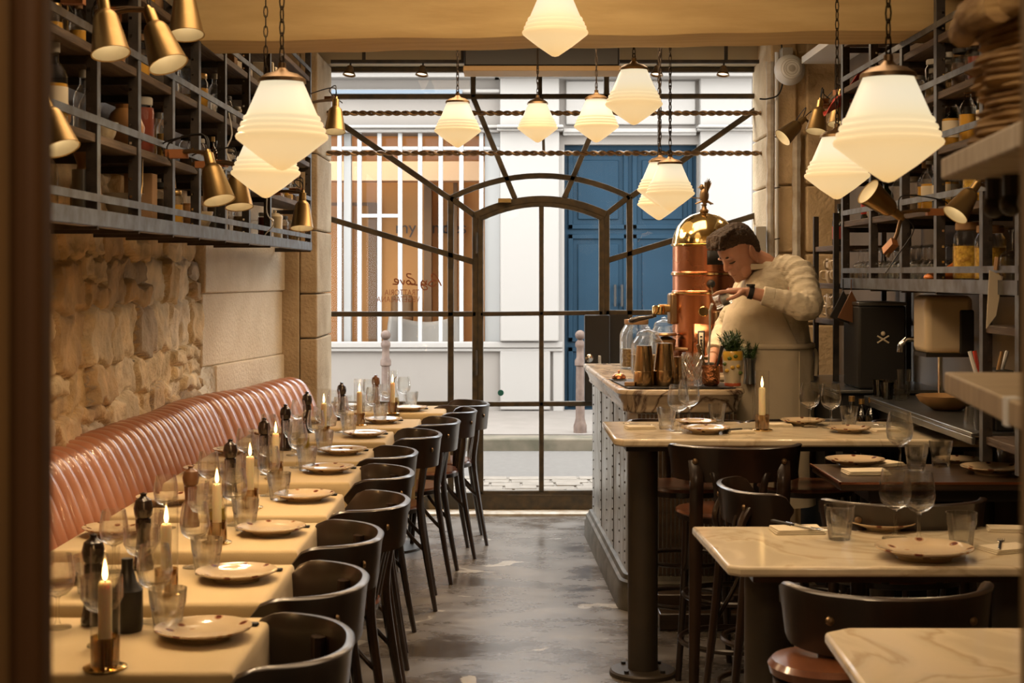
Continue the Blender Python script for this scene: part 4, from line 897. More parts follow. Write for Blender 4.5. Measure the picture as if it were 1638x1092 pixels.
def group_head(ang, z):
    a = R(ang); T = Matrix.Rotation(a, 4, 'Z') @ Matrix.Translation((0, -r, z))
    q = MB().box(-.035, .035, -.03, .02, -.065, .10, T).build('group_bracket', M['bronze'], em, bevel=.012)
    MB().lathe([(.034, 0), (.036, .01), (.036, .04), (.03, .045), (0, .045)], 22, T @ Matrix.Translation((0, -.085, -.01))).build('group_head', M['polished_brass'], q)
    MB().tube([T @ Vector(p) for p in ((0, -.01, .02), (0, -.085, .02))], .022, 12).build('group_neck', M['brass'], q)
    P = [T @ Vector(p) for p in ((0, -.10, -.02), (0, -.15, -.03), (0, -.20, -.035), (0, -.235, -.045), (0, -.25, -.05))]
    MB().tube(P, [.008, .011, .015, .016, .008], 10).build('portafilter_handle', M['mill'], q)
group_head(-78, .31); group_head(20, .22)
mcyl(.46, 4, r, [(.018, 0), (.022, .02), (.012, .05), (0, .052)], M['matte_black'], 'steam_knob'); MB().tube([(.01, -r - .035, .45), (.02, -r - .05, .40), (.045, -r - .06, .33)], .0045, 8).build('steam_wand', M['chrome'], em)
MB().lathe([(.0, .0), (.055, .0), (.06, .008), (.055, .016), (0, .016)], 28, Matrix.Translation((-.215, -.10, .185))).build('drip_tray', M['bronze'], em); MB().tube([(-.215, -.10, .19), (-.20, -.09, .12), (-.10, -.13, .115)], .010, 8).build('tray_bracket', M['bronze'], em)
MB().lathe([(.03, 0), (.04, .03), (.055, .12), (.01, .14)], 20, Matrix.Translation((-.215, -.10, .045))).build('grinder_cup', M['bronze'], em)
# ---- things on the bar
Bz = BT + .0005
def B_(o, px, Y, lab=None, rz=0): o.location = (X(px, Y), Y, Bz); o.rotation_euler = (0, 0, rz); return o
def bigjar(h, rr, lid, name='storage_jar', lab='', fill=.4):
    t = thing(name, lab, 'jar'); n = 8 if lid == 'wood' else 24
    MB().lathe([(0, 0), (rr * .95, 0), (rr, .01), (rr, h * .68), (rr * .93, h * .76), (rr * .68, h * .90), (rr * .70, h * .93), (rr * .66, h * .93), (rr * .62, h * .90), (rr * .9, h * .75), (rr * .96, h * .66), (rr * .96, .012), (0, .01)], 28, cap=False).build('glass_body', M['glass'], t)
    MB().lathe([(0, .012), (rr * .9, .012), (rr * .9, h * fill), (0, h * fill)], 24, cap=False).build('contents', M['grains'], t)
    if lid == 'wood': MB().lathe([(0, h * .9), (rr * .70, h * .9), (rr * .73, h * .92), (rr * .73, h), (0, h)], 28, cap=False).build('lid', M['cork'], t)
    else: MB().lathe([(rr * .68, h * .94), (rr * .60, h * 1.0), (rr * .3, h * 1.05), (.012, h * 1.06), (.015, h * 1.10), (0, h * 1.12)], 24, cap=False).build('lid', M['glass'], t)
    return t
B_(bigjar(.265, .090, 'wood', lab='large clear storage jar with wooden lid at the window end of the bar'), 1018, 8.12)
B_(bigjar(.215, .085, 'glass', lab='clear glass jar of grounds in front of the wooden-lidded jar', fill=.45), 1036, 7.70)
B_(bigjar(.25, .080, 'glass', lab='domed clear glass jar behind the grounds jar beside the espresso machine', fill=.3), 1062, 8.1)
bell = thing('service_bell', 'small copper counter bell on the bar beside the black mat', 'bell'); B_(bell, 990, 7.16)
MB().lathe([(0, 0), (.036, 0), (.038, .008), (.030, .013), (0, .013)], 24, cap=False).build('base', M['black'], bell); MB().lathe([(.034, .014), (.031, .026), (.018, .037), (0, .040)], 24, cap=False).build('dome', M['copper'], bell); MB().lathe([(.004, .038), (.004, .046), (.007, .049), (0, .053)], 12, cap=False).build('button', M['copper'], bell)
mt_ = MB().prism([(.47, 7.25), (.515, 6.70), (1.0, 6.70), (1.0, 7.0), (.85, 7.2)], 0, .005); o = mt_.build('bar_mat', M['matte_black'], bevel=.002, seg=1); o.location = (0, 0, Bz); tag(o, 'black rubber mat under the shakers at the rounded bar end', 'bar mat')
Bm = Bz + .0055
M['shk'] = mat('shaker_bronze', (.50, .36, .20), .2, metal=1, c2=(.40, .27, .14), ns=4)
def shaker(h, rb, rt_, lab, px, Y, nm='cocktail_shaker'):
    t = thing(nm, lab, 'shaker', (X(px, Y), Y, Bm)); MB().lathe([(0, 0), (rb, 0), (rb + .001, .004), (rb, h * .36), (rb - .002, h * .37)], 28, cap=False).build('lower_cup', M['shk'], t)
    MB().lathe([(rb - .001, h * .36), (rt_, h - .004), (rt_ + .001, h), (0, h - .001)], 28, cap=False).build('upper_cup', M['shk'], t); return t
shaker(.182, .047, .035, 'brass-toned cocktail shaker beside the counter bell', 1030, 6.80)
shaker(.192, .050, .037, 'taller brass-toned cocktail shaker, second from the counter bell', 1063, 6.82)
shaker(.125, .034, .040, 'short brass-toned shaker cup between the tall shaker and the crystal glass', 1087, 6.92, 'shaker_cup')
cg = MB().lathe([(0, 0), (.042, 0), (.046, .006), (.049, .15), (.045, .15), (.041, .02), (0, .018)], 32, cap=False); o = cg.build('mixing_glass', M['thickglass']); o.location = (X(1108, 6.82), 6.82, Bm); tag(o, 'crystal mixing glass with diamond cut sides beside the shakers', 'mixing glass')
dc = MB()
for k in range(12):
    for s_ in (-1, 1):
        pts = [((.0465 + .0000 * q + .003 * q / 8) * math.cos(2 * PI * k / 12 + s_ * q * .17), (.0465 + .003 * q / 8) * math.sin(2 * PI * k / 12 + s_ * q * .17), .03 + q * .0135) for q in range(9)]; dc.tube(pts, .0018, 4)
dc.build('cut_pattern', mat('cut_glass', (.8, .76, .68), .08, metal=.6), o)
t = thing('copper_mug', 'hammered copper cup holding bar tools', 'cup', (X(1137, 6.80), 6.80, Bm)); MB().lathe([(0, 0), (.028, 0), (.038, .01), (.042, .035), (.040, .07), (.043, .092), (.040, .092), (.036, .07), (.036, .02), (0, .015)], 26, cap=False).build('cup', mat('hammered_copper', (.60, .27, .12), .25, metal=1, bump=1, ns=60), t)
for nm, dx, h, tl, m in (('bar_spoon', -.012, .19, -.18, 'chrome'), ('muddler', .012, .165, .25, 'matte_black'), ('peeler', -.005, .175, -.32, 'bronze')):
    o = MB().tube([(0, 0, 0), (.0, 0, h * .6), (0, 0, h)], [.004, .006, .009] if m != 'chrome' else [.0025, .0025, .004], 8, fx=.6).build(nm, M[m]); o.location = (X(1137, 6.80) + dx, 6.80, Bm + .02); o.rotation_euler = (0, tl, 0); tag(o, {'bar_spoon': 'thin chrome bar spoon', 'muddler': 'black-handled tool leaning right', 'peeler': 'bronze-handled tool leaning left'}[nm] + ' standing in the copper cup', 'bar tool')
t = thing('squat_jar', 'small clear jar with metal rim between crystal glass and copper cup', 'jar', (X(1122, 7.02), 7.02, Bm)); MB().lathe([(0, 0), (.035, 0), (.037, .08), (.034, .10), (.036, .12), (.0, .12)], 22, cap=False).build('jar', M['glass'], t); MB().lathe([(.0365, .105), (.0365, .118), (.03, .12)], 22, cap=False).build('rim', M['brass'], t)
# plants
def sprigs(seed, n, hgt, rad, z0, leafn=46):
    rs = random.Random(seed); st = MB(); lf = MB()
    for k in range(n):
        a = rs.uniform(0, 2 * PI); tl = rs.uniform(.05, .75); d = Vector((math.cos(a) * math.sin(tl), math.sin(a) * math.sin(tl), math.cos(tl))); o = Vector((rs.uniform(-.02, .02), rs.uniform(-.02, .02), z0)); L = hgt * rs.uniform(.7, 1.05); P = [o, o + d * L * .5, o + d * L + Vector((0, 0, -.01 * tl))]; st.tube(P, [.002, .0015, .001], 4)
        for q in range(leafn):
            t = .2 + .8 * q / leafn; p = P[0].lerp(P[2], t); b = Vector((rs.gauss(0, 1), rs.gauss(0, 1), rs.gauss(.5, 1))).normalized(); l = rs.uniform(.014, .026); w = d.cross(b).normalized() * .0022; lf.add([p - w, p + w, p + b * l + w * .2, p + b * l - w * .2], [(0, 1, 2, 3)])
    return st, lf
def planter(px, Y, kind):
    if kind == 'yellow':
        t = thing('painted_vase', 'cream vase painted with yellow lemons and red foot, holding green herbs', 'vase', (X(px, Y), Y, Bm))
        MB().lathe([(.037, .012), (.036, .03), (.042, .055), (.045, .09), (.045, .118), (0, .118)], 30, cap=False, wob=lambda a, z: 1 + .02 * math.sin(a * 14 + z * 60)).build('body', M['cream_pot'], t)
        MB().lathe([(.046, .116), (.047, .13), (.046, .150), (.042, .158), (.0, .150)], 30, cap=False).build('yellow_collar', M['yellow'], t)
        MB().lathe([(0, 0), (.038, 0), (.039, .006), (.037, .014), (0, .014)], 30, cap=False).build('red_foot', mat('red_glaze', (.50, .10, .04), .3), t)
        for k in range(7):
            a = R(-150 + k * 17); z = (.10, .07, .125, .085, .135, .09, .06)[k]; MB().ball((.044 * math.cos(a), .044 * math.sin(a), z), (.011, .011, .009), 10, m=6).build('painted_lemon', M['yellow'] if k % 2 else mat('painted_leaf', (.10, .16, .03), .3), t)
        z0, n, h = .14, 34, .115
    else:
        t = thing('steel_vase', 'dark metal cup holding green herbs behind the painted vase', 'vase', (X(px, Y), Y, Bm)); MB().lathe([(0, 0), (.030, 0), (.026, .03), (.026, .09), (.032, .12), (.0, .115)], 26, cap=False).build('body', M['inox'], t); z0, n, h = .11, 20, .085
    s_, l_ = sprigs(px, n, h, .04, z0); s_.build('stems', M['leaf'], t); tag(l_.build('leaves', M['leaf'], t), kind='stuff'); return t
planter(1172, 6.80, 'yellow'); planter(1199, 6.92, 'steel')
o = MB().box(-.025, .02, -.012, .012, 0, .018).build('wooden_block', M['cork'], bevel=.002); o.location = (X(1008, 6.78), 6.78, Bm); tag(o, 'small pale wooden block beside the first shaker', 'block')
# ================================================================ PENDANT LAMPS
def pendant():
    t = thing('pendant_lamp', 'x', 'pendant lamp'); s_ = 1.0
    pr = [(0, 0), (.012, .003), (.060, .036), (.098, .066), (.113, .078), (.115, .084), (.112, .090), (.106, .093), (.109, .098), (.108, .104), (.100, .108), (.103, .113), (.101, .119), (.094, .123), (.096, .128), (.094, .134), (.088, .138), (.052, .222), (.046, .226), (0, .226)]
    MB().lathe(pr, 48, cap=False).build('glass_shade', M['opal'], t, ang=60)
    MB().lathe([(.060, .218), (.058, .228), (.040, .240), (.018, .246), (.010, .255), (.010, .268), (0, .27)], 32, cap=False).build('brass_cap', M['bronze'], t)
    MB().tube([(.009 * math.cos(a / 8 * 2 * PI), 0, .275 + .012 * math.sin(a / 8 * 2 * PI)) for a in range(8)], .0025, 6, closed=True).build('hook', M['chain'], t)
    return t
def chain(L, lk=.034):
    mb = MB(); n = max(2, int(L / (lk * .78)))
    for i in range(n):
        z = .29 + i * lk * .78; ax = i % 2; P = []
        for k in range(8):
            a = 2 * PI * k / 8; u = .0065 * math.cos(a); w = lk * .5 * math.sin(a); P.append((u if ax else 0, 0 if ax else u, z + w))
        mb.tube(P, .0019, 5, closed=True)
    return mb
pl = pendant()
LAMPS = [(451, 273, 3.73, 'large cream pendant lamp over the left tables, in front of the shelf', 'a'), (425, 317, 4.97, 'cream pendant lamp half hidden behind the large one over the left tables', 'a'),
         (888, 91, 5.2, 'cream pendant lamp hanging highest, overlapping the ceiling beam', 'a'), (732, 236, 7.36, 'small cream pendant lamp before the left part of the shopfront', 'a'),
         (860, 228, 8.5, 'smallest cream pendant lamp, centred above the door', 'a'), (954, 228, 7.67, 'small cream pendant lamp just right of the door centre', 'w'),
         (1014, 200, 6.0, 'cream pendant lamp on a heavy chain in front of the blue door', 'a'), (1072, 338, 7.0, 'lowest front lamp of the cluster above the espresso machine', 'a'),
         (1056, 330, 7.5, 'middle lamp of the cluster above the espresso machine, mostly hidden', 'a'), (1054, 352, 7.95, 'rear darker lamp of the cluster above the espresso machine', 'a'),
         (1339, 319, 5.3, 'cream pendant lamp beside the stone pillar over the back counter', 'a'), (1421, 292, 3.15, 'largest cream pendant lamp over the marble tables on the right', 'a')]
for px, py, Y, lab, kd in LAMPS:
    z = Z(py, Y); o = put(pl, (X(px, Y), Y, z), px * .1, lab, None)
    top = (2.36 if 5.45 < Y < 5.9 else 2.995) - z
    c = chain(top - .29, .042 if Y < 6.5 else .036) if kd == 'a' else MB().tube([(0, 0, .28), (0, 0, top)], .0022, 6)
    c.build('chain' if kd == 'a' else 'hanging_wire', M['chain'], o)
    l = bpy.data.lights.new('pendant_bulb', 'SPOT'); l.spot_size = R(165); l.spot_blend = 1; l.energy = 11 * (1.3 if Y < 6.5 else .8); l.color = (1, .68, .38); l.shadow_soft_size = .05
    lo = bpy.data.objects.new('pendant_bulb', l); S.collection.objects.link(lo); lo.location = (X(px, Y), Y, z - .006); 
# ================================================================ PERSON
Pp = Vector((1.215, 7.12, 0))
def ell(cx, cy, z, rx, ry, n=28, sq=2.3, tilt=(0, 0)):
    out = []
    for i in range(n):
        a = 2 * PI * i / n; c, s_ = math.cos(a), math.sin(a); x = math.copysign(abs(c) ** (2 / sq), c) * rx; y = math.copysign(abs(s_) ** (2 / sq), s_) * ry; out.append(Vector((cx + x, cy + y, z + tilt[0] * x + tilt[1] * y)))
    return out
HD = at(1181, 404, 7.05)
hf = Vector((-.86, -.50, 0)).normalized(); th = R(36)
fwd = (hf * math.cos(th) + Vector((0, 0, -math.sin(th)))).normalized(); lef = Vector((0, 0, 1)).cross(hf).normalized(); upv = fwd.cross(lef).normalized()
HM = Matrix(((fwd.x, lef.x, upv.x, HD.x), (fwd.y, lef.y, upv.y, HD.y), (fwd.z, lef.z, upv.z, HD.z), (0, 0, 0, 1)))
bd_ = MB()
# head in head space: x forward, y to his left, z up
hr = []
for z, xf, xb, w in ((-.120, .052, .030, .024), (-.112, .074, .0, .036), (-.095, .086, -.03, .050), (-.07, .089, -.045, .060), (-.04, .090, -.062, .066), (-.01, .088, -.082, .070), (.02, .090, -.095, .073), (.05, .089, -.101, .075), (.075, .080, -.099, .073), (.098, .058, -.086, .062), (.114, .03, -.058, .040), (.121, .005, -.03, .018)):
    cx_ = (xf + xb) / 2; rx = (xf - xb) / 2; ring = []
    for i in range(24):
        a = 2 * PI * i / 24; c, s_ = math.cos(a), math.sin(a); ring.append(HM @ Vector((cx_ + math.copysign(abs(c) ** .85, c) * rx, math.copysign(abs(s_) ** .9, s_) * w * (1 - .10 * max(0, c)), z)))
    hr.append(ring)
bd_.loft(hr)
for c, r_ in (((.100, 0, -.022), (.017, .013, .014)), ((.088, .011, -.024), (.012, .008, .009)), ((.088, -.011, -.024), (.012, .008, .009)), ((.085, 0, -.062), (.012, .022, .008)), ((.083, 0, -.071), (.011, .019, .007)), ((.074, 0, -.100), (.018, .022, .016)),
              ((.080, .030, .022), (.012, .024, .007)), ((.080, -.030, .022), (.012, .024, .007)), ((.064, .036, -.032), (.020, .020, .024)), ((.064, -.036, -.032), (.020, .020, .024)), ((.040, .046, -.07), (.035, .018, .034)), ((.040, -.046, -.07), (.035, .018, .034))): bd_.ball(c, r_, 14, HM)
bd_.tube([HM @ Vector(p) for p in ((.086, 0, .022), (.092, 0, .005), (.104, 0, -.016))], [.008, .009, .011], 8)
for s_ in (-1, 1):
    T = HM @ Matrix.Translation((-.006, .087 * s_, -.014)) @ Matrix.Rotation(R(18) * s_, 4, 'Z') @ Matrix.Rotation(R(-10), 4, 'Y') @ Matrix.Scale(1.4, 4)
    bd_.tube([T @ Vector((.017 * math.cos(a) * (1 if math.sin(a) > -.3 else .7), .006 * s_ + .004 * s_ * math.cos(a), .030 * math.sin(a))) for a in [k * 2 * PI / 12 for k in range(12)]], .0055, 6, closed=True)
    bd_.ball((0, 0, 0), (.014, .006, .024), 10, T)
# neck, torso core
NB = Vector((1.235, 7.11, 1.49)); hb = HM @ Vector((-.035, 0, -.055))
bd_.tube([NB, NB.lerp(hb, .5) + Vector((.008, 0, .008)), hb], [.070, .063, .058], 16)
bd_.tube([(1.22, 7.12, 1.0), (1.22, 7.12, 1.25), (1.24, 7.12, 1.42), (1.24, 7.12, 1.5)], [.13, .14, .12, .06], 16)
# arms
shn = Vector((1.30, 6.95, 1.485)); eln = Vector((1.305, 6.73, 1.355)); wrn = Vector((1.055, 6.74, 1.418))
shf = Vector((1.17, 7.31, 1.455)); elf = Vector((1.045, 7.40, 1.225)); wrf = Vector((.965, 7.20, 1.105))
bd_.tube([shn, eln, wrn], [.045, .040, .026], 12); bd_.tube([shf, elf, wrf], [.045, .038, .026], 12)
def hand(mb, wr, d, upn, curl, spread=.016, sc=1.0, thumb_side=1, idx_straight=False, kn=None):
    d = d.normalized(); side = d.cross(upn).normalized() * thumb_side; n = side.cross(d).normalized() * thumb_side  # n: back of hand
    palm = [];
    for t, w, h in ((0, .026, .020), (.25, .032, .018), (.6, .041, .0165), (.9, .043, .0145), (1.0, .040, .012)):
        c = wr + d * (t * .092 * sc); ring = [c + side * (math.cos(a) * w * sc) + n * (math.sin(a) * h * sc) for a in [2 * PI * k / 16 for k in range(16)]]; palm.append(ring)
    mb.loft(palm)
    for k, (o, L) in enumerate(((.030, .074), (.010, .083), (-.011, .077), (-.030, .060))):
        b = wr + d * (.088 * sc) + side * o * sc; cu = curl[k]; p = b; pts = [b - d * .012]; dd = d
        for seg, fr in ((0, .45), (1, .30), (2, .25)):
            ang = cu * (.45, 1.0, .8)[seg]; dd = (Matrix.Rotation(-ang, 3, d.cross(n).normalized()) @ dd).normalized(); p = p + dd * L * fr * sc; pts.append(p)
        mb.tube(pts, [.0092 * sc, .009 * sc, .0082 * sc, .0066 * sc], 10); mb.ball(pts[-1], .0066 * sc, 8, m=5)
        mb.ball(b, .0098 * sc, 8, m=5)
    tb = wr + d * (.022 * sc) + side * .026 * sc; p1 = tb + (d * .5 + side * .65 - n * .35).normalized() * .040 * sc; p2 = p1 + (d * .85 + side * .10 - n * .45).normalized() * .030 * sc; p3 = p2 + (d * .9 - side * .15 - n * .3).normalized() * .024 * sc
    mb.tube([tb, p1, p2, p3], [.014 * sc, .0115 * sc, .0098 * sc, .0075 * sc], 10); mb.ball(p3, .0075 * sc, 8, m=5)
hd1 = Vector((-.92, .05, .02)); hand(bd_, wrn, hd1, Vector((0, 0, 1)), (.25, .95, 1.05, 1.1), sc=.98, thumb_side=-1)
hand(bd_, wrf, Vector((-.45, -.5, -.45)), Vector((-.3, -.5, .8)), (.5, .6, .7, .8), sc=.95, thumb_side=1)
# hips and legs (behind the counter)
bd_.loft([ell(1.22, 7.12, z, rx, ry) for z, rx, ry in ((.86, .15, .165), (1.0, .165, .17), (1.1, .15, .16))])
for s_, yy in ((1, 7.03), (-1, 7.22)): bd_.tube([(1.22, yy, .95), (1.20, yy, .52), (1.23, yy, .10)], [.085, .058, .040], 14)
person = bd_.build('person', M['skin'], remesh=.0036)
tag(person, 'man in cream shirt and linen apron bending over the bar, pouring from a small glass', 'person')
# eyes + brows
fe = MB()
for s_ in (-1, 1): fe.tube([HM @ Vector((.088 - .012 * k * k / 4, s_ * (.018 + .008 * k), .030 + .002 * k - .0016 * k * k)) for k in range(5)], [.003, .0055, .0056, .0045, .0015], 6)
fe.build('eyebrows', M['hair'], person)
ey = MB()
for s_ in (-1, 1): ey.tube([HM @ Vector((.0865 - .006 * k * k / 4, s_ * (.020 + .007 * k), -.0005 - .0022 * math.sin(k / 4 * PI))) for k in range(5)], [.0015, .0036, .0042, .0036, .0015], 6)
ey.build('eyelashes', M['hair'], person)
MB().tube([HM @ Vector((.0935 - .006 * abs(k) ** 2 / 9, .0065 * k, -.0665)) for k in range(-3, 4)], [.0008, .0016, .002, .002, .002, .0016, .0008], 6).build('mouth_line', mat('lip', (.30, .11, .08), .5), person)
# hair: shell over cranium
hm = MB(); rings = []
for z, xf, xb, w in ((-.060, -.060, -.074, .045), (-.03, -.052, -.090, .068), (.0, -.034, -.104, .0765), (.03, .012, -.111, .081), (.052, .055, -.113, .082), (.075, .094, -.112, .081), (.100, .098, -.100, .074), (.124, .078, -.075, .056), (.137, .040, -.045, .032), (.141, .01, -.02, .01)):
    cx_ = (xf + xb) / 2; rx = (xf - xb) / 2
    rings.append([HM @ Vector((cx_ + math.cos(2 * PI * i / 40) * rx * (1 + .025 * math.sin(i * 2.6 + z * 60)), math.sin(2 * PI * i / 40) * w * (1 + .015 * math.sin(i * 3.7 + z * 90)), z + .003 * math.sin(i * 2.1))) for i in range(40)])
hm.loft(rings)
for k in range(26):
    a = -1 + 2 * (k % 13) / 12; q = k // 13; hm.tube([HM @ Vector(v) for v in ((.02 - q * .03, a * .05, .125), (.070 - q * .03, a * .052, .130 + .006 * math.sin(k * 2.3)), (.108 - q * .02, a * .048 - .006 * math.sin(k), .098 + .012 * math.sin(k * 1.7)))], [.012, .014, .005], 6)
hr_ = hm.build('hair', M['hair'], person, remesh=.0038)
_t = bpy.data.textures.new('locks', 'CLOUDS'); _t.noise_scale = .012; _m = hr_.modifiers.new('d', 'DISPLACE'); _m.texture = _t; _m.strength = .009; _m.mid_level = .5; _m.texture_coords = 'GLOBAL'
# shirt
sh_ = MB()
TR = [(.94, 1.22, 7.12, .178, .195), (1.02, 1.22, 7.12, .188, .200), (1.10, 1.215, 7.12, .195, .202), (1.18, 1.207, 7.115, .200, .203), (1.26, 1.205, 7.11, .196, .203), (1.34, 1.215, 7.11, .182, .208), (1.42, 1.232, 7.11, .160, .215), (1.48, 1.245, 7.11, .138, .205), (1.525, 1.252, 7.11, .108, .165), (1.552, 1.252, 7.105, .075, .10)]
sh_.loft([ell(x, y, z, rx, ry, 32, 2.4) for z, x, y, rx, ry in TR])
def sleeve(P, r_, seed, n=9):
    rs = random.Random(seed); Q = cr([tuple(p) for p in P], n); m = len(Q); rr = []
    for i in range(m):
        t = i / (m - 1) * (len(r_) - 1); k = min(int(t), len(r_) - 2); b = r_[k] + (r_[k + 1] - r_[k]) * (t - k); rr.append(b * (1 + .045 * math.sin(i * 1.9 + seed)))
    return sh_.tube(Q, rr, 18)
cuffn = eln.lerp(wrn, .70); cufff = elf.lerp(wrf, .85)
sleeve([shn + Vector((-.05, .07, .02)), shn + Vector((.02, -.01, .01)), (shn + eln) / 2 + Vector((.03, -.01, .0)), eln + Vector((.022, -.005, -.012)), eln.lerp(wrn, .3), cuffn], [.080, .078, .068, .060, .052, .042], 1)
sleeve([shf + Vector((.05, -.06, .02)), shf, (shf + elf) / 2, elf, cufff], [.08, .074, .062, .054, .042], 2)
def disp(o, st, sz, seed=0):
    tx = bpy.data.textures.new('folds', 'CLOUDS'); tx.noise_scale = sz; m = o.modifiers.new('d', 'DISPLACE'); m.texture = tx; m.strength = st; m.mid_level = .5; m.texture_coords = 'GLOBAL'
shirt = sh_.build('shirt', M['shirt'], person, remesh=.005); disp(shirt, .020, .085)
MB().tube([cuffn + (wrn - eln).normalized() * -.045, cuffn + (wrn - eln).normalized() * .006], [.0465, .0435], 22).build('cuff', M['shirt'], person, bevel=.004)
# collar
co = MB(); rows = []
ax = (hb - NB).normalized(); c0 = NB + ax * .058; e1 = ax.cross(Vector((0, 1, 0))).normalized(); e2 = ax.cross(e1).normalized()
for j, (h, rr) in enumerate(((.0, .098), (.034, .086), (.044, .090), (.0, .124))):
    row = []
    for i in range(25):
        a = R(-155 + 310 * i / 24); dv = Vector((1, 0, 0)) * math.cos(a) + Vector((0, 1, 0)) * math.sin(a); drop = -.035 * (abs(a) / R(155)) ** 4 if j == 3 else 0
        row.append(c0 + dv * rr + ax * (h + drop))
    rows.append(row)
co.grid(rows).build('collar', M['shirt'], person, solid=.004, sub=1)
# apron
ap = MB(); fo_ = lambda a, z: 1.055 + .012 * math.sin(a * 7 + z * 3) * max(0, 1.15 - z)
def aring(z, x, y, rx, ry):
    P = ell(0, 0, 0, rx, ry, 48, 2.3); return [Vector((x + p.x * fo_(math.atan2(p.y, p.x), z), y + p.y * fo_(math.atan2(p.y, p.x), z), z)) for p in P]
ap.loft([aring(z, x, y, rx, ry) for z, x, y, rx, ry in ((.42, 1.22, 7.12, .205, .235), (.70, 1.22, 7.12, .203, .225), (.90, 1.22, 7.12, .198, .213), (1.02, 1.22, 7.12, .196, .208), (1.10, 1.215, 7.12, .200, .207), (1.165, 1.21, 7.115, .204, .206), (1.175, 1.21, 7.115, .198, .202))], cap=False)
disp(ap.build('apron_skirt', M['apron'], person, ang=80, sub=2), .022, .11)
wr_ = MB().loft([aring(z, 1.21, 7.115, .205 + d, .207 + d) for z, d in ((1.150, .002), (1.153, .005), (1.170, .005), (1.173, .002))], cap=False).build('apron_waistband', M['apron'], person, ang=80)
rows = []
for z, x, y, rx, ry in [(1.15,) + TR[3][1:]] + [t_ for t_ in TR if 1.17 < t_[0] < 1.47]:
    f = (z - 1.15) / .30; hw = R(100 - 45 * f); row = []
    for i in range(21):
        a = PI + R(22) - hw + 2 * hw * i / 20; c, s_ = math.cos(a), math.sin(a)
        row.append((x + math.copysign(abs(c) ** .85, c) * (rx + .012), y + math.copysign(abs(s_) ** .85, s_) * (ry + .012), z))
    rows.append(row)
disp(MB().grid(rows).build('apron_bib', M['apron'], person, solid=.004, sub=2, ang=80), .016, .10)
for s_ in (-1, 1): MB().tube([(1.09, 7.09 + .10 * s_, 1.40), (1.13, 7.11 + .11 * s_, 1.485), (1.22, 7.11 + .10 * s_, 1.545), (1.30, 7.11 + .08 * s_, 1.53)], .012, 6, fz=.35).build('apron_strap', M['apron'], person)
for yy in (7.03, 7.22): MB().tube([(1.22, yy, .95), (1.20, yy, .52), (1.23, yy, .07)], [.10, .075, .06], 16).build('trouser_leg', M['trousers'], person); MB().loft([ell(1.19, yy, z, rx, .045) for z, rx in ((0, .13), (.03, .13), (.06, .10), (.09, .06))]).build('shoe', M['matte_black'], person)
sm_ = MB()
for ang0 in (-62, -118): sm_.tube([(1.215 + .212 * math.copysign(abs(math.cos(R(ang0))) ** .87, math.cos(R(ang0))), 7.115 + (.222 + .02 * (1.1 - z)) * math.copysign(abs(math.sin(R(ang0))) ** .87, math.sin(R(ang0))), z) for z in (1.14, 1.0, .85, .7)], .0022, 5)
sm_.build('apron_seam', M['napkin'], person)
rows_ = []
for s_ in (-1, 1): MB().tube(cr([(1.40, 7.10, 1.165), (1.43, 7.07 + .02 * s_, 1.13), (1.42, 7.05 + .04 * s_, 1.02)], 5), .010, 6, fz=.4).build('apron_tie', M['apron'], person)
# watch on the raised wrist
wd = (wrn - eln).normalized(); T = wrn - wd * .018; wq = MB().tube([T - wd * .011, T + wd * .011], .0305, 20).build('watch', M['matte_black'], person, bevel=.002)
MB().lathe([(0, 0), (.020, 0), (.020, .010), (0, .010)], 20, Matrix.Translation(T + Vector((0, -.0, .028))), cap=False).build('watch_face', M['black'], wq)
# glass in the raised hand, milk stream, jug
gp = at(1155, 480, 6.74)
t = thing('pouring_glass', 'small clear glass tilted in the raised hand of the man', 'glass', gp); t.rotation_euler = (R(-8), R(-112), 0)
MB().lathe([(0, -.040), (.028, -.040), (.030, -.030), (.032, .035), (.030, .035), (.027, -.028), (0, -.03)], 26, cap=False).build('cup', M['thickglass'], t)
MB().lathe([(0, -.027), (.026, -.027), (.028, .0), (0, .012)], 20, cap=False).build('milk', M['milk'], t)
s0 = at(1139, 486, 6.76); s1 = at(1133, 594, 6.98)
tag(MB().tube([s0, s0 + Vector((-.006, .03, -.03)), s0.lerp(s1, .4) + Vector((-.002, 0, 0)), s1], [.0065, .0055, .0045, .004], 8).build('milk_stream', M['milk']), 'thin white stream of milk falling from the tilted glass', 'milk stream')
t = thing('steel_jug', 'small steel jug catching the milk behind the copper cup', 'jug', (X(1133, 7.02), 7.05, Bz)); MB().lathe([(0, 0), (.034, 0), (.036, .01), (.032, .06), (.030, .085), (.034, .095), (.031, .095), (.028, .08), (0, .07)], 22, cap=False).build('body', M['inox'], t); MB().tube([(.032, 0, .08), (.055, 0, .07), (.055, 0, .03), (.034, 0, .02)], .004, 7).build('handle', M['inox'], t)
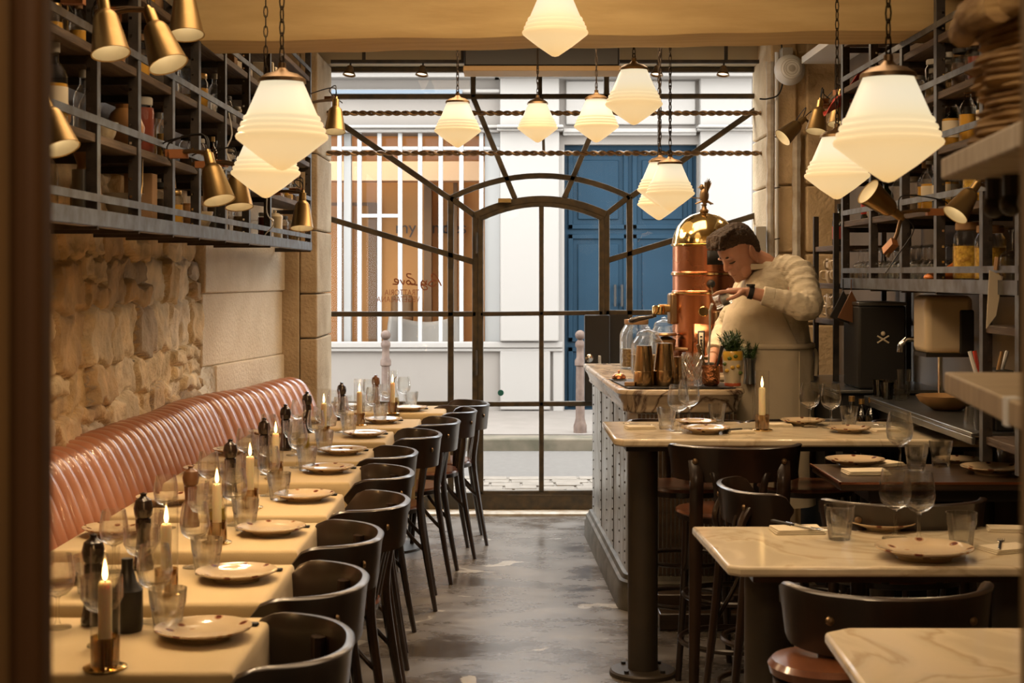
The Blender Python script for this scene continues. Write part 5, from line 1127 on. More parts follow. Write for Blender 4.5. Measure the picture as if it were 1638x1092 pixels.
# ================================================================ RACKS
def post_L(mb, x, y, z0, z1, sx, w=.030):
    t = .004; s_ = 1 if sx > 0 else -1
    mb.box(min(x, x - s_ * w), max(x, x - s_ * w), y - t / 2, y + t / 2, z0, z1); mb.box(min(x, x - s_ * t), max(x, x - s_ * t), y, y + w * .9, z0, z1)
def rack(name, lab, side, ups, levels, xf, depth, ztop, zb, shear=None):
    t = thing(name, lab, 'shelving rack'); sx = 1 if side == 'left' else -1
    for k, (y, z0) in enumerate(ups):
        mb = MB(); post_L(mb, xf, y, z0, ztop, sx); p = mb.build('upright', M['angle_dark'], t)
        hb_ = MB(); z = z0 + .05
        while z < min(ztop, 2.75):
            hb_.box(xf - sx * .022 - .004, xf - sx * .022 + .004, y - .0035, y - .002, z - .004, z + .004); z += .055
        tag(hb_.build('bolt_hole', M['rivet'] if k % 2 else M['chrome'], p), kind='stuff')
        e_ = MB().box(min(xf, xf + sx * .0015), max(xf, xf + sx * .0015), y - .002, y + .032, z0, ztop); e_.build('front_flange', M['angle'], p)
    y0 = ups[-1][0] if side == 'left' else ups[-1][0]; ya = min(u[0] for u in ups); yb = max(u[0] for u in ups)
    for z in levels:
        bot = z == levels[0]
        xb = xf - sx * depth
        poly = [(xf - sx * .004, ya), (xf - sx * .004, yb), (xb if not shear else shear(yb), yb)] + ([(shear(7.6), 7.6)] if shear else []) + [(xb, ya)]
        if sx > 0: poly = poly
        MB().prism(poly, z - .026, z).build('board', M['shelf_wood'], t, bevel=.002, seg=1)
        MB().box(xf - .003, xf + .003, ya, yb + .03, z + .026, z + .048).build('rail', M['angle'], t)
        if bot: MB().box(min(xf, xf + sx * .005), max(xf, xf + sx * .005), ya, yb + .03, z - .04, z + .004).box(min(xf, xf - sx * .04), max(xf, xf - sx * .04), ya, yb + .03, z - .042, z - .036).build('bottom_angle', M['angle'], t)
    for (y, z0) in ups:
        for z in levels: MB().box(min(xf, xf - sx * depth * .9), max(xf, xf - sx * depth * .9), y + .004, y + .02, z - .05, z - .027).build('cross_brace', M['angle_dark'], t)
    return t
LV = [1.672, 1.888, 2.130, 2.375, 2.62]
LU = [(y, 1.63) for y in (3.70, 4.157, 4.615, 5.083, 5.509, 6.013, 6.556, 7.132, 8.56)]
rack('left_shelving_rack', 'long dark steel and wood shelving rack high on the left wall, full of jars', 'left', LU, LV, -1.15, .30, 2.99, 0, shear=lambda y: -1.45 + max(0, (y - 7.5)) * .165)
RV = [1.475, 1.735, 1.945, 2.14, 2.34, 2.55]
RU = [(y, 1.435) for y in (6.80, 6.27, 5.77, 5.30)] + [(4.78, .9), (4.44, .9)]
rack('right_shelving_rack', 'dark steel shelving rack of bottles and glasses on the right wall above the back counter', 'right', RU[::-1], RV, 1.50, .30, 2.99, 0)
# low boards of the near right rack
lr = thing('low_rack_board_unit', 'lower rack section of short boards at the right end of the back counter', 'shelving rack')
for z in (1.335, 1.16, .98): MB().box(1.51, 1.82, 4.44, 4.8, z - .025, z).build('board', M['shelf_wood'], lr, bevel=.002)
# ---- shelf goods
def jar(fill, h=.145, r=.042, lid='steel', name='storage_jar', glass='glass', lev=.8):
    t = thing(name, 'x', 'jar')
    MB().lathe([(0, 0), (r * .95, 0), (r, .008), (r, h * .74), (r * .78, h * .84), (r * .76, h * .90)], 20, cap=False).build('glass', M[glass], t)
    MB().lathe([(0, .006), (r * .93, .006), (r * .93, h * .74 * lev), (0, h * .74 * lev)], 18, cap=False).build('contents', M[fill], t)
    MB().lathe([(r * .80, h * .86), (r * .86, h * .88), (r * .86, h * .98), (r * .8, h), (0, h)], 20, cap=False).build('lid', M[{'steel': 'grey_plastic', 'cork': 'cork', 'brass': 'brass', 'black': 'matte_black'}[lid]], t)
    return t
def bott(glass, h=.20, r=.031, label='paper', cap='brass', liquid=None, name='bottle'):
    t = thing(name, 'x', 'bottle')
    MB().lathe([(0, 0), (r * .95, 0), (r, .006), (r, h * .58), (r * .85, h * .66), (r * .36, h * .78), (r * .34, h * .94), (r * .42, h * .95), (r * .42, h * .97)], 20, cap=False).build('glass', M[glass], t)
    if liquid: MB().lathe([(0, .005), (r * .93, .005), (r * .93, h * .5), (0, h * .5)], 18, cap=False).build('liquid', M[liquid], t)
    if label: MB().lathe([(r * 1.015, h * .16), (r * 1.015, h * .46)], 20, cap=False).build('label', M[label], t)
    MB().lathe([(r * .46, h * .88), (r * .46, h), (0, h)], 14, cap=False).build('cap', M[cap], t); return t
def pottery(m, pr, name, cat, handle=None):
    t = thing(name, 'x', cat); MB().lathe(pr, 28, cap=False).build('body', M[m], t)
    if handle: MB().tube(cr(handle, 5), .006, 8).build('handle', M[m], t)
    return t
G = {
 'jar_grain': (jar('grains'), 'clear jar of grains'), 'jar_dark': (jar('dark_fill', .14, .040, 'black'), 'jar of dark preserve'), 'jar_red': (jar('tomato', .185, .044, 'steel', lev=1.1), 'tall jar of red tomato sauce'),
 'jar_pasta': (jar('pasta', .16, .045, 'cork'), 'corked jar of pasta'), 'jar_clear': (jar('grains', .15, .038, 'steel', lev=.3), 'nearly empty clear jar'), 'jar_amber': (jar('amber', .14, .036, 'brass'), 'amber jar with brass lid'),
 'bot_green': (bott('bottle_green'), 'dark green bottle'), 'bot_brown': (bott('bottle_brown', .19, .030), 'brown labelled bottle'), 'bot_amber': (bott('glass', .195, .031, None, 'cork', 'amber'), 'clear bottle of amber liquid'),
 'bot_clear': (bott('glass', .19, .028, None, 'grey_plastic'), 'clear glass bottle'), 'bot_label': (bott('glass', .205, .034, 'paper', 'grey_plastic', 'amber'), 'bottle with wide paper label'), 'bot_red': (bott('bottle_green', .18, .036, 'red', 'matte_black'), 'dark bottle with red label'),
 'jug': (pottery('terracotta', [(0, 0), (.038, 0), (.040, .01), (.044, .05), (.043, .075), (.028, .115), (.024, .14), (.040, .185), (.036, .185), (.020, .14), (0, .13)], 'terracotta_jug', 'jug'), 'tall terracotta jug'),
 'round_pot': (pottery('terracotta', [(0, 0), (.030, 0), (.052, .03), (.056, .065), (.040, .105), (.026, .118), (.028, .13), (.022, .13), (0, .11)], 'round_pot', 'pot'), 'round brown glazed pot'),
 'bowl': (pottery('cream_pot', [(0, 0), (.03, 0), (.045, .03), (.054, .07), (.050, .07), (.04, .03), (0, .015)], 'painted_bowl', 'bowl'), 'painted cream bowl'),
 'canister': (pottery('cream_pot', [(0, 0), (.036, 0), (.036, .095), (.038, .10), (.038, .11), (.02, .125), (.006, .127), (.009, .137), (0, .14)], 'lidded_canister', 'canister'), 'lidded cream canister'),
 'tin': (pottery('inox', [(0, 0), (.033, 0), (.033, .12), (.0, .12)], 'steel_tin', 'tin'), 'plain steel tin'), 'mug': (pottery('china', [(0, 0), (.028, 0), (.036, .02), (.037, .075), (.034, .075), (.033, .02), (0, .012)], 'white_cup', 'cup', [(.034, 0, .06), (.06, 0, .055), (.056, 0, .025), (.033, 0, .018)]), 'white cup'),
}
def boxy(m, sx, sy, sz, name, cat, lab, inner=None):
    t = thing(name, 'x', cat); MB().box(-sx / 2, sx / 2, -sy / 2, sy / 2, 0, sz).build('body', M[m], t, bevel=.003)
    if inner: MB().box(sx / 2, sx / 2 + .002, -sy * .36, sy * .36, sz * .15, sz * .85).build('face', M[inner], t)
    return (t, lab)
G['box'] = boxy('cork', .10, .07, .165, 'wooden_box', 'box', 'plain wooden box'); G['frame'] = boxy('kraft', .03, .13, .165, 'picture_frame', 'picture frame', 'small wooden picture frame', 'matte_black'); G['carton'] = boxy('kraft', .09, .05, .13, 'kraft_carton', 'carton', 'brown kraft carton')
G['books'] = boxy('paper', .10, .035, .15, 'pale_folder', 'folder', 'pale upright folder')
G['iglass'] = (wineglass('upturned_wine_glass', .15, .034), 'upturned wine glass')
G['jar_red2'] = (jar('tomato', .14, .036, 'cork'), 'corked jar of red preserve')
lev_name = ['lowest', 'second', 'third', 'fourth', 'fifth']
def stock(rows, xbase, side, zlev, levs, rackname):
    for li, items in rows.items():
        n = len(items); seq = sorted(items, key=lambda q: -q[1])
        for r_, (k, y, dx, sc) in enumerate(seq):
            o, d = G[k]; x = xbase + dx
            if side == 'left': x = max(x, -1.40 + max(0, (y - 7.5)) * .165)
            lab = '%s, %s board of %s, %s from window' % (d, levs[li], rackname, ORD[r_] if r_ < 20 else 'last')
            q = put(o, (x, y, zlev[li] + .0005), random.uniform(-.4, .4) if k not in ('frame', 'box', 'iglass') else 0, lab, d + 's on the ' + levs[li] + ' board of the ' + rackname, sc)
            if k == 'iglass': q.rotation_euler = (PI, 0, 0); q.location.z += .15 * sc
random.seed(21)
def fillrow(y0, y1, kinds, step=.135, s0=.85, s1=1.08, dx=(-.17, -.06)):
    out = []; y = y0
    while y < y1:
        out.append((random.choice(kinds), y, random.uniform(*dx), random.uniform(s0, s1))); y += step * random.uniform(.85, 1.25)
    return out
rowsL = {
 0: [('bot_clear', 3.98, -.08, .9), ('jar_clear', 4.08, -.16, 1), ('tin', 4.24, -.06, 1.0), ('jug', 4.33, -.08, 1.0), ('bowl', 4.70, -.07, 1.1), ('jar_dark', 4.54, -.15, .9), ('box', 4.97, -.08, .95), ('bot_brown', 4.84, -.2, .8), ('jar_dark', 5.18, -.07, 1.0), ('bot_clear', 5.30, -.1, .85), ('jar_amber', 5.42, -.07, .9),
     ('round_pot', 5.66, -.08, .7), ('bowl', 5.82, -.06, .95), ('tin', 6.12, -.06, 1.0), ('canister', 6.32, -.08, .9), ('jar_dark', 6.46, -.10, .85), ('jar_grain', 6.72, -.06, .95), ('jar_clear', 6.92, -.1, .9), ('jar_red', 7.25, -.05, .65), ('canister', 7.42, -.06, .85), ('canister', 7.60, -.05, 1.05), ('jar_dark', 7.82, -.05, .9), ('jar_grain', 8.15, -.04, .8)],
 1: [('bot_label', 3.93, -.05, 1.05), ('bot_green', 4.02, -.15, 1.0), ('round_pot', 4.07, -.09, .8), ('bot_clear', 4.27, -.07, 1.0), ('bot_clear', 4.38, -.09, .9), ('bowl', 4.50, -.08, .9), ('round_pot', 4.73, -.07, 1.1), ('jar_red', 4.93, -.07, 1.02), ('bot_clear', 5.14, -.06, .85), ('bot_amber', 5.24, -.06, 1.0), ('frame', 5.40, -.12, 1.0), ('jar_dark', 5.62, -.06, .9), ('jar_grain', 5.80, -.07, .9), ('bot_brown', 6.15, -.08, .9), ('bot_clear', 6.30, -.08, 1.0), ('jar_clear', 6.42, -.07, 1.0)]
    + fillrow(6.68, 8.4, ['jar_clear', 'jar_dark', 'bot_clear', 'jar_amber'], .17, .75, .95, (-.09, -.04)),
 2: fillrow(4.25, 5.1, ['jar_amber', 'bot_amber', 'jar_grain', 'round_pot'], .16) + [('jar_clear', 5.62, -.06, 1.1), ('jar_amber', 5.80, -.06, 1.0), ('bot_clear', 5.70, -.13, .9), ('bot_clear', 6.10, -.06, .95), ('jar_clear', 6.25, -.07, .9), ('jar_dark', 6.42, -.08, .9)] + fillrow(6.68, 8.4, ['jar_clear', 'carton', 'jar_grain'], .2, .7, .9, (-.09, -.04)),
 3: fillrow(4.4, 6.5, ['carton', 'jar_amber', 'jar_clear', 'bot_clear', 'box'], .14) + [('books', 7.3, -.06, 1.0), ('books', 7.42, -.06, .95), ('books', 7.54, -.06, 1.0), ('books', 7.66, -.06, .98), ('books', 7.78, -.06, 1.0), ('books', 7.90, -.06, .95)],
}
stock(rowsL, -1.15, 'left', LV, lev_name, 'left rack')
glr = []
for r_ in range(15):
    y = 6.74 - r_ * .086
    if y > 5.52: glr.append(('iglass', y, .06, .88)); glr.append(('iglass', y - .03, .14, .88))
rowsR = {
 0: glr + [('jar_pasta', 5.18, .08, 1.25), ('jar_pasta', 5.02, .10, 1.15)] + [('iglass', 4.72 - k * .08, .07 + .05 * (k % 2), 1.15) for k in range(4)],
 1: [('bot_red', 6.62, .07, .85), ('mug', 6.50, .07, .9), ('bot_red', 6.38, .09, .9), ('bot_clear', 6.1, .07, 1.0), ('jar_clear', 6.0, .1, 1), ('mug', 5.92, .07, 1), ('bot_amber', 5.70, .07, .95), ('bot_label', 5.60, .06, .95), ('bot_green', 5.50, .07, .95), ('bot_label', 5.40, .08, .9), ('bot_clear', 5.24, .06, .95), ('jar_pasta', 5.08, .07, .95), ('jar_pasta', 4.96, .07, .95), ('jar_pasta', 4.86, .08, .95), ('jar_dark', 4.66, .07, .9), ('jar_clear', 4.56, .09, .9)],
 2: [(k, 6.62 - i * .095, .05 + .035 * (i % 2), .96) for i, k in enumerate(['bot_green', 'bot_amber', 'bot_clear', 'bot_label', 'bot_brown', 'bot_amber', 'bot_label', 'bot_red', 'bot_amber', 'bot_clear', 'bot_brown', 'bot_label', 'bot_amber', 'bot_red', 'bot_label', 'bot_amber', 'bot_amber', 'bot_label', 'bot_green', 'bot_red'])],
 3: [(k, 5.50 - i * .085, .05 + .02 * (i % 2), .95) for i, k in enumerate(['jar_clear', 'jar_grain', 'jar_clear', 'jar_amber', 'jar_dark', 'jar_dark', 'jar_red2', 'jar_dark', 'jar_red2', 'jar_dark', 'jar_clear', 'jar_grain'])] + fillrow(5.7, 6.7, ['jar_clear', 'jar_grain', 'jar_amber'], .12, .8, .95, (.05, .12)),
}
random.seed(4); stock(rowsR, 1.50, 'right', RV, ['lowest', 'second', 'third', 'fourth', 'fifth'], 'right rack')
# orange ceramic shoe on the lowest right board
t = thing('ceramic_shoe', 'glossy orange ceramic shoe ornament among the upturned glasses on the right rack', 'ornament', (1.56, 5.42, RV[0] + .0005), 0)
MB().loft([[Vector((x + 0, y * w, z0 + z * h)) for y, z in ((-1, 0), (-1.1, .5), (-.7, 1), (.7, 1), (1.1, .5), (1, 0))] for x, w, z0, h in ((-.075, .008, .004, .012), (-.055, .022, 0, .028), (-.01, .026, 0, .040), (.03, .024, 0, .062), (.055, .022, 0, .085), (.065, .018, .005, .085))]).build('body', mat('orange_glaze', (.50, .15, .03), .2, coat=.5), t, sub=2)
MB().lathe([(.014, -.02), (.010, .0)], 10, Matrix.Translation((.045, 0, 0))).build('heel', M['kraft'], t)
# ---- cup rack beyond
cr_ = thing('cup_rack', 'short wooden boards carrying stacked white cups between pillar and right rack', 'shelving rack')
for z in (1.63, 1.452, 1.282): MB().box(1.50, 1.86, 6.98, 7.42, z - .025, z).build('board', M['shelf_wood'], cr_, bevel=.002)
for y in (6.97, 7.43):
    for x in (1.505, 1.84): MB().box(x - .012, x + .012, y - .012, y + .012, 1.0, 1.78).build('upright', M['angle_dark'], cr_)
k = 0
for li, z in enumerate((1.4525, 1.2825)):
    for col, (dx, dy) in enumerate(((.05, .05), (.06, .15), (.05, .25), (.15, .08), (.15, .18))):
        for lv in range(2 if col < 3 else 1):
            put(G['mug'][0], (1.50 + dx, 7.0 + dy, z + .052 * lv), random.uniform(1.8, 3.9), 'white cup stacked on the %s board of the cup rack' % ('upper', 'lower')[li], 'stacked white cups', .9 if lv else .95)
put(G['bot_red'][0], (1.56, 7.12, 1.6305), 0, 'dark bottle alone on the top board of the cup rack', None, 1.1)
# ---- clamp lamps
def clamp():
    t = thing('clamp_lamp', 'x', 'clamp lamp')   # neck at origin, opens toward -z
    MB().lathe([(0, .022), (.008, .022), (.010, .012), (.016, .008), (.017, -.028), (.026, -.036), (.031, -.044), (.033, -.05), (.050, -.150), (.052, -.152), (.049, -.152), (.031, -.052), (.014, -.032)], 30, cap=False).build('shade', M['brass'], t)
    MB().lathe([(.0485, -.150), (.030, -.053), (0, -.045)], 30, cap=False).build('inner_reflector', mat('lamp_inner', (.85, .78, .62), .35), t)
    MB().lathe([(0, -.06), (.012, -.065), (.018, -.090), (.013, -.108), (0, -.114)], 16, cap=False).build('bulb', emit('small_bulb', (1, .80, .52), 3.0), t); return t
cl = clamp()
CL = [((165, 2), (184, 92), 3.75, 'first large brass clamp lamp at the top of the left rack, pointing down'), ((240, 22), (277, 112), 4.05, 'second brass clamp lamp at the top of the left rack, tilted right'), ((294, -22), (303, 62), 4.4, 'third brass clamp lamp at the top of the left rack, below the beam end'),
      ((72, 160), (106, 242), 3.35, 'brass clamp lamp half hidden by the door post on the left'), ((334, 250), (355, 324), 4.85, 'brass clamp lamp with bright inside, low on the left rack, left of the pendants'), ((378, 268), (386, 334), 5.3, 'brass clamp lamp low on the left rack, directly under the pendant pair'),
      ((484, 312), (485, 368), 6.9, 'small brass clamp lamp at the window end of the left rack'), ((537, 162), (537, 215), 7.4, 'copper-toned clamp lamp on an arm in front of the shopfront glass'),
      ((1284, 192), (1247, 224), 8.2, 'dark clamp lamp with lit white inside on the stone pillar'), ((1312, 164), (1302, 217), 7.6, 'grey clamp lamp hanging straight beside the lit one'), ((1345, 150), (1338, 205), 7.2, 'pale clamp lamp under the red bag'),
      ((1438, 345), (1383, 306), 5.1, 'brass clamp lamp pointing up left on the right rack'), ((1562, 296), (1522, 346), 4.5, 'brass clamp lamp pointing down left below the bleached board')]
for (nx, ny), (ox, oy), Y, lab in CL:
    a = at(nx, ny, Y); b = at(ox, oy, Y - (.05 if px < 1200 else 0) * 0); d = (b - a); L = d.length; d.normalize(); d = (d + Vector((0, -.25, 0))).normalized()
    q = d.to_track_quat('-Z', 'Y'); o = put(cl, a, 0, lab, None, min(1.05, L / .152)); o.rotation_mode = 'QUATERNION'; o.rotation_quaternion = q
    if nx < 400 or nx > 1430 or abs(nx - 1284) < 3:
        l = bpy.data.lights.new('clamp_bulb', 'SPOT'); l.spot_size = R(95); l.spot_blend = .8; l.energy = 15; l.color = (1, .72, .42); l.shadow_soft_size = .03
        lo = bpy.data.objects.new('clamp_bulb', l); S.collection.objects.link(lo); lo.location = a + d * .165; lo.rotation_euler = q.to_euler()
    sx = -1 if nx < 800 else 1; anchor = Vector((-1.145 if sx < 0 else (1.50 if Y < 7 else 1.66), a.y + .08, a.z + .02))
    if nx > 1200 and Y > 7: anchor.y = max(a.y + .2, 8.0) if Y < 8 else 8.8
    if abs(nx - 537) < 5: anchor = Vector((-1.14, 7.9, a.z + .03))
    mi = Matrix.LocRotScale(a, q, o.scale).inverted(); P = [anchor, anchor.lerp(a, .6) + Vector((0, 0, .012)), a + Vector((0, 0, .01))]
    MB().tube([mi @ p for p in P], .007, 8).build('arm', M['bronze'], o)
    ck_ = MB().box(-.028, .028, -.015, .015, -.012, .012, mi @ Matrix.Translation(anchor.lerp(a, .25))); ck_.build('clamp_block', mat('clamp_orange', (.30, .11, .03), .6), o)
    MB().tube([mi @ p for p in map(Vector, cr([tuple(a + Vector((0, 0, .01))), tuple(a + Vector((.02 * sx, .02, .07))), tuple(anchor + Vector((0, 0, .03))), tuple(anchor + Vector((0, .08, -.02)))], 6))], .0025, 6).build('cable', M['matte_black'], o)
for px, py, Y in ((107, 60, 3.95), (327, 200, 5.55), (234, 310, 4.75), (286, 300, 5.2)):
    p = at(px, py, Y); p.x = -1.17; o = MB().tube([p + Vector((0, 0, .11)), p + Vector((0, 0, .035)), p + Vector((0, -.018, 0)), p + Vector((0, .018, 0)), p + Vector((0, .001, .034))], .0025, 6).build('wire_hook', M['brass']); tag(o, 'brass wire hook hanging in the left rack, ' + {107: 'closest to the door post', 327: 'above the lit clamp lamp', 234: 'over the painted bowl', 286: 'beside the wooden box'}[px], 'hook')
w_ = MB().tube(cr([tuple(at(x, y, 5.9)) for x, y in ((366, 180), (371, 215), (362, 240), (368, 262), (352, 275))], 5), .003, 6); tag(w_.build('white_cable', M['white']), 'white cable dangling beside the lit brass clamp lamp', 'cable')
w_ = MB().tube(cr([tuple(at(x, y, 7.0)) for x, y in ((428, 300), (427, 340), (438, 358), (425, 374), (420, 385))], 5), .003, 6); tag(w_.build('white_cable', M['white']), 'white cable below the pendant pair at the low left rack', 'cable')
# ================================================================ BACK COUNTER (right)
bc = thing('back_counter', 'stepped steel back counter along the right wall under the shelving rack', 'counter')
MB().box(1.385, 1.895, 6.42, 7.40, .985, 1.0).box(1.385, 1.40, 6.42, 7.40, .96, .985).build('worktop', M['inox'], bc, bevel=.003)
MB().box(1.50, 1.895, 4.9, 6.40, .965, .98).box(1.50, 1.515, 4.9, 6.4, .94, .965).build('worktop', M['inox'], bc, bevel=.003)
MB().box(1.42, 1.895, 6.44, 7.38, .05, .985).box(1.54, 1.895, 6.1, 6.38, .05, .962).build('cabinet', M['matte_black'], bc)
MB().box(1.88, 1.899, 4.9, 7.4, 1.0, 1.05).build('upstand', M['inox'], bc)
def K_(name, cat, lab, px, py, Y): return thing(name, lab, cat, (X(px, Y), Y, Z(py, Y)))
t = thing('coffee_machine', 'large matte black box machine with small sticker on the back counter', 'machine', (1.60, 6.62, 1.0005))
MB().box(-.105, .10, -.15, .15, 0, .36).build('body', M['matte_black'], t, bevel=.01); MB().box(-.108, .103, -.153, .153, .36, .375).build('top_plate', M['inox'], t, bevel=.003)
s_ = MB().tube([(-.025, -.152, .20), (.025, -.152, .23)], .004, 5).tube([(-.025, -.152, .23), (.025, -.152, .20)], .004, 5).ball((0, -.152, .24), .01, 8); s_.build('sticker', M['paper'], t)
t = thing('paper_dispenser', 'beige plastic paper towel dispenser with dark window on the right wall', 'dispenser', (1.735, 5.84, 1.19))
MB().box(-.15, .035, -.09, .10, 0, .225).build('body', M['beige_plastic'], t, bevel=.025, seg=4); MB().box(-.02, .036, -.096, -.08, .0, .17).build('window_panel', M['matte_black'], t, bevel=.01, seg=3); MB().box(-.145, .03, -.08, .1, -.012, .003).build('bottom_lip', M['black'], t)
tag(MB().tube([(1.86, 6.05, 1.235), (1.66, 6.02, 1.238), (1.575, 6.0, 1.235), (1.553, 6.0, 1.215), (1.550, 6.0, 1.185)], .011, 10).tube([(1.72, 6.03, 1.235), (1.72, 6.03, 1.0)], .010, 10).build('chrome_tap', M['chrome']), 'chrome wall tap with curved spout left of the beige dispenser', 'tap')
o = tag(MB().box(-.10, .10, -.012, .012, 0, .26).build('cutting_board', mat('board_brown', (.14, .05, .022), .5), bevel=.01), 'dark brown cutting board leaning behind the back counter near the pillar', 'cutting board'); o.location = (1.44, 7.24, 1.001); o.rotation_euler = (R(-8), 0, R(70))
for nm, px, dz, m, lab in (('pot_holder', 1356, 0, 'matte_black', 'dark folded cloth hanging from the right rack'), ('leather_holder', 1372, -.01, 'mill_mid', 'brown leather pot holder hanging next to the dark cloth')):
    p = at(px, 440, 6.66); o = MB().tube([(0, 0, 0), (0, 0, -.05)], .003, 6).prism([(0, -.05), (.05, -.15), (.03, -.20), (-.06, -.17)], -.006, .006, Matrix.Rotation(R(90), 4, 'X')).build(nm, M[m], bevel=.003); o.location = (1.47 + (.02 if px > 1360 else 0), 6.66 - (.07 if px > 1360 else 0), 1.475); tag(o, lab, 'cloth' if px < 1360 else 'pot holder')
for k, (y, h, m) in enumerate(((6.40, .07, 'bottle_green'), (6.33, .075, 'glass'), (6.26, .07, 'bottle_green'), (6.20, .065, 'glass'), (6.3, .12, 'glass'))):
    o = MB().lathe([(0, 0), (.022, 0), (.028, h), (.026, h), (.02, .008), (0, .008)], 18, cap=False).build('small_glass', M[m]); o.location = (1.55 + .04 * (k % 2) + (.08 if k == 4 else 0), y - .06, .9805); tag(o, 'small %s glass on the steel counter, %s from the window' % (('green', 'pale', 'green', 'pale', 'tall clear')[k], ORD[k]), 'glass')
t = thing('wooden_bowl', 'shallow scalloped wooden bowl on the steel counter below the dispenser', 'bowl', (1.66, 5.72, .9805)); MB().lathe([(0, 0), (.05, 0), (.10, .03), (.115, .055), (.11, .055), (.09, .03), (0, .012)], 36, cap=False, wob=lambda a, z: 1 + .03 * math.sin(a * 9)).build('bowl', M['kraft'], t)
for k, px in enumerate((1352, 1378, 1390)):
    o = put(G['bot_brown' if k % 2 else 'bot_green'][0], (1.44 + k * .035, 6.34 - k * .03 + .02, .79), 0, 'dark bottle standing low before the back counter, %s from the man' % ORD[k], 'low bottles', .95)
sb = tag(MB().box(1.40, 1.53, 6.10, 6.40, .77, .7895).tube([(1.46, 6.2, 0), (1.46, 6.2, .77)], .02, 10).build('bottle_stand', M['black']), 'low dark ledge holding bottles before the back counter', 'stand')
o = MB().box(0, .004, -.09, .09, 0, .20); o = o.build('paper_notice', M['paper']); o.location = (1.855, 5.10, 1.20); tag(o, 'pale printed notice on the wall right of the dispenser', 'notice')
t = thing('utensil_crock', 'dark crock of straws and spatulas beside the near rack post', 'utensil pot', (1.58, 4.98, .9805)); MB().lathe([(0, 0), (.04, 0), (.045, .10), (.04, .10), (0, .09)], 20, cap=False).build('crock', M['matte_black'], t)
for k, (a, b, m) in enumerate(((-.25, .1, 'white'), (-.08, -.1, 'yellow'), (.08, .15, 'white'), (.2, -.05, 'kraft'), (.32, .1, 'white'), (-.15, .2, 'red'))):
    MB().tube([(0, 0, .05), (.22 * a, .2 * b, .26)], .007, 7).build('utensil', M[m], t)
tag(MB().lathe([(0, 0), (.028, 0), (.028, .13), (.02, .145), (0, .15)], 22, cap=False).build('red_canister', M['red']), 'red cylinder on the low board of the right rack end', 'canister').location = (1.60, 4.60, 1.1605)
o = tag(MB().box(-.03, .03, -.09, .09, 0, .20).build('dark_binder', M['matte_black'], bevel=.004), 'dark upright binder beside the notice under the right rack', 'binder'); o.location = (1.62, 5.02, 1.09 - .1095)
G_ = thing('menu_tag', 'long pale paper tag hanging from the right rack end', 'tag', (1.49, 4.62, 1.49)); MB().prism([(-.03, -.16), (.0, -.12), (.022, .0), (-.02, .02)], -.002, .002, Matrix.Rotation(R(90), 4, 'X')).build('tag_card', M['paper'], G_); MB().tube([(0, 0, .02), (.005, 0, .06)], .008, 6).build('cord', M['cork'], G_)
# ================================================================ PIER ACCESSORIES
t = thing('ceiling_speaker', 'round white loudspeaker mounted high on the stone pillar', 'speaker', (X(1263, 8.7), 8.7, Z(112, 8.7)))
MB().lathe([(0, -.07), (.05, -.065), (.082, -.03), (.090, .0), (.082, .035), (.05, .07), (0, .075)], 32, Matrix.Rotation(R(90), 4, 'X'), cap=False).build('shell', M['white'], t)
Tm = Matrix.Rotation(R(90), 4, 'X'); MB().lathe([(.0, .0765), (.018, .0765), (.020, .079), (.0, .082)], 20, Tm, cap=False).build('tweeter', M['grey_plastic'], t)
for rr, zz in ((.034, .0735), (.046, .071), (.060, .060)): MB().tube([Tm @ Vector((rr * math.cos(a * PI / 12), rr * math.sin(a * PI / 12), zz)) for a in range(24)], .0014, 5, closed=True).build('ring', M['grey_plastic'], t)
MB().box(-.03, .03, .06, .18, -.02, .14).build('mount', M['grey_plastic'], t)
tag(MB().box(X(1209, 8.8), X(1226, 8.8), 8.80, 8.87, Z(406, 8.8), Z(362, 8.8)).build('switch_box', M['grey_plastic'], bevel=.004), 'small grey electrical box on the pillar edge behind the man', 'electrical box')
pp = tag(MB().tube([(X(1243, 8.82), 8.83, 2.8), (X(1243, 8.82), 8.83, .3)], .011, 10).build('conduit_pipe', M['white']), 'thin white vertical conduit running down the stone pillar', 'pipe')
for z in (2.3, 2.0, 1.7, 1.55, 1.2): MB().tube([(X(1240, 8.82) - .004, 8.82, z), (X(1246, 8.82) + .006, 8.82, z + .006)], .0032, 6).build('pipe_clip', M['black'], pp)
tag(MB().tube(cr([tuple(at(x, y, 8.8)) for x, y in ((1250, 70), (1253, 120), (1246, 150), (1228, 158), (1215, 158))], 6), .005, 6).build('black_cable', M['matte_black']), 'black cable curving off the pillar toward the window bars', 'cable')
t = thing('red_bag', 'crumpled red plastic bag on top of the right rack behind the pendant', 'bag', (X(1362, 6.9), 6.9, Z(150, 6.9)))
rb = MB(); rows = []
for j in range(9):
    v = j / 8; rows.append([Vector((-.10 + .26 * v * .9 + .03 * math.cos(a), .05 * math.sin(a) * (1 + .4 * math.sin(v * 9)), -.06 + .17 * v + (.05 - .025 * abs(v - .5)) * math.cos(a + v * 3) + .012 * math.sin(a * 3 + v * 11))) for a in [2 * PI * k / 18 for k in range(18)]])
rb.loft(rows).build('bag', M['red_plastic'], t)
tag(MB().box(1.66, 1.9, 7.3, 8.6, 2.70, 2.74).build('suspended_panel', M['white']), 'white ceiling panel edge above the right rack beyond the beam', 'panel')
# ================================================================ FOREGROUND
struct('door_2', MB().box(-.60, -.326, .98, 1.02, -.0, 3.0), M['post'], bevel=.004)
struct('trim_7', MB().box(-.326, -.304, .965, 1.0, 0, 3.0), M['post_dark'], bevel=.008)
struct('trim_8', MB().box(.337, .60, .95, 1.0, 0, 3.0), M['post_right'], bevel=.006)
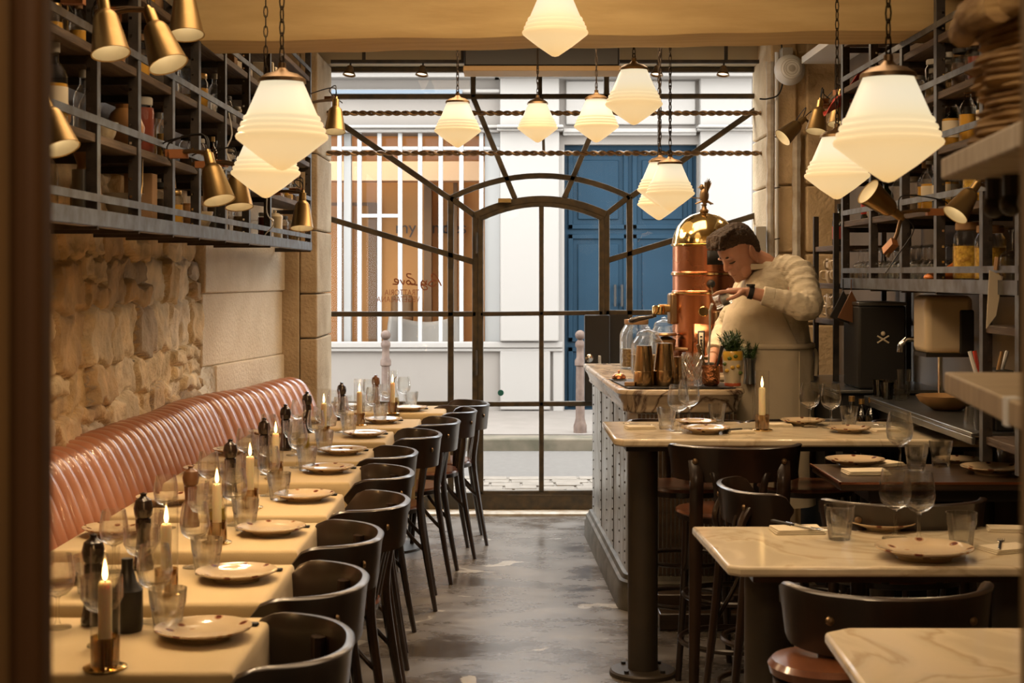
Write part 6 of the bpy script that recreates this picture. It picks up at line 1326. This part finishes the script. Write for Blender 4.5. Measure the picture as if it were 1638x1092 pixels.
# service shelf on the right, two bleached boards seen just past the door post
sv = thing('service_shelf', 'pale bleached board shelf close to the doorway, carrying a woven basket', 'shelf')
YA, YB = 2.25, 1.55
def brd(z, th, x0=.632):
    M_ = MB(); M_.prism([(x0, YA), (x0 - .092, YB), (x0 + .6, YB), (x0 + .6, YA)], z - th, z); return M_
brd(1.672, .032, .643).build('upper_board', M['bleached'], sv, bevel=.004)
lb_ = brd(1.352, .031, .648).build('lower_board', mat('lower_board_wood', (.46, .35, .20), .55, c2=(.36, .26, .14), ns=5, stretch=(2, 12, 2)), sv, bevel=.003)
MB().prism([(.585, 1.79), (.582, 1.765), (.60, 1.765), (.60, 1.79)], 1.3195, 1.3535).build('tape_strip', M['white'], lb_)
MB().box(.82, .85, 1.7, 1.73, 0, 1.64).build('support_post', M['black'], sv)
for k in range(7): o = MB().tube([(.70 + .0 * k, 2.18 - k * .075, 1.638), (.70, 2.18 - k * .075, 1.60)], .012, 8).ball((.70, 2.18 - k * .075, 1.597), .017, 10).build('dark_peg', M['black'], sv)
bk = thing('woven_basket', 'tall rough brown woven basket stack on the bleached board', 'basket', (.735, 1.99, 1.673))
rs = random.Random(9); rows = []; nb = 44
for j in range(58):
    z = .165 * j / 57; prof = .110 + .004 * math.sin(j * 1.9) + .006 * math.sin(j * .21 + 1); rows.append([Vector((math.cos(2 * PI * i / nb) * prof * (1 + noise.noise(Vector((i * .35, j * .25, 0))) * .14), math.sin(2 * PI * i / nb) * prof * 1.2 * (1 + noise.noise(Vector((i * .35, j * .25, 4))) * .14), z)) for i in range(nb)])
MB().loft(rows).build('weave', M['basket'], bk)
MB().tube([(-.12, -.05, .165), (-.10, -.11, .175), (.02, -.15, .17), (.14, -.12, .175)], .022, 10).tube([(-.10, .12, .165), (-.125, .0, .17), (-.12, -.10, .165)], .022, 10).build('rim', M['basket'], bk)
pbag = thing('wrapped_loaf', 'pale plastic wrapped bundle on top of the woven basket', 'bundle', (.655, 2.0, 1.855)); rows = []
for j in range(10):
    v = j / 9; q = math.sin(PI * (.12 + .8 * v)); rows.append([Vector((-.075 + .30 * v, .07 * q * math.sin(a) * (1 + .15 * math.sin(j * 2 + a * 3)), .04 + .04 * q * math.cos(a) + .006 * math.sin(a * 5 + j))) for a in [2 * PI * k / 20 for k in range(20)]])
MB().loft(rows).build('wrapper', mat('plastic_wrap', (.85, .74, .54), .25, c2=(.5, .36, .2), ns=10, coat=.6, bump=.6), pbag)
# remove prototypes that were never placed
for k, (o, d) in G.items():
    if o.name not in USED:
        for c in list(o.children_recursive): bpy.data.objects.remove(c)
        bpy.data.objects.remove(o)
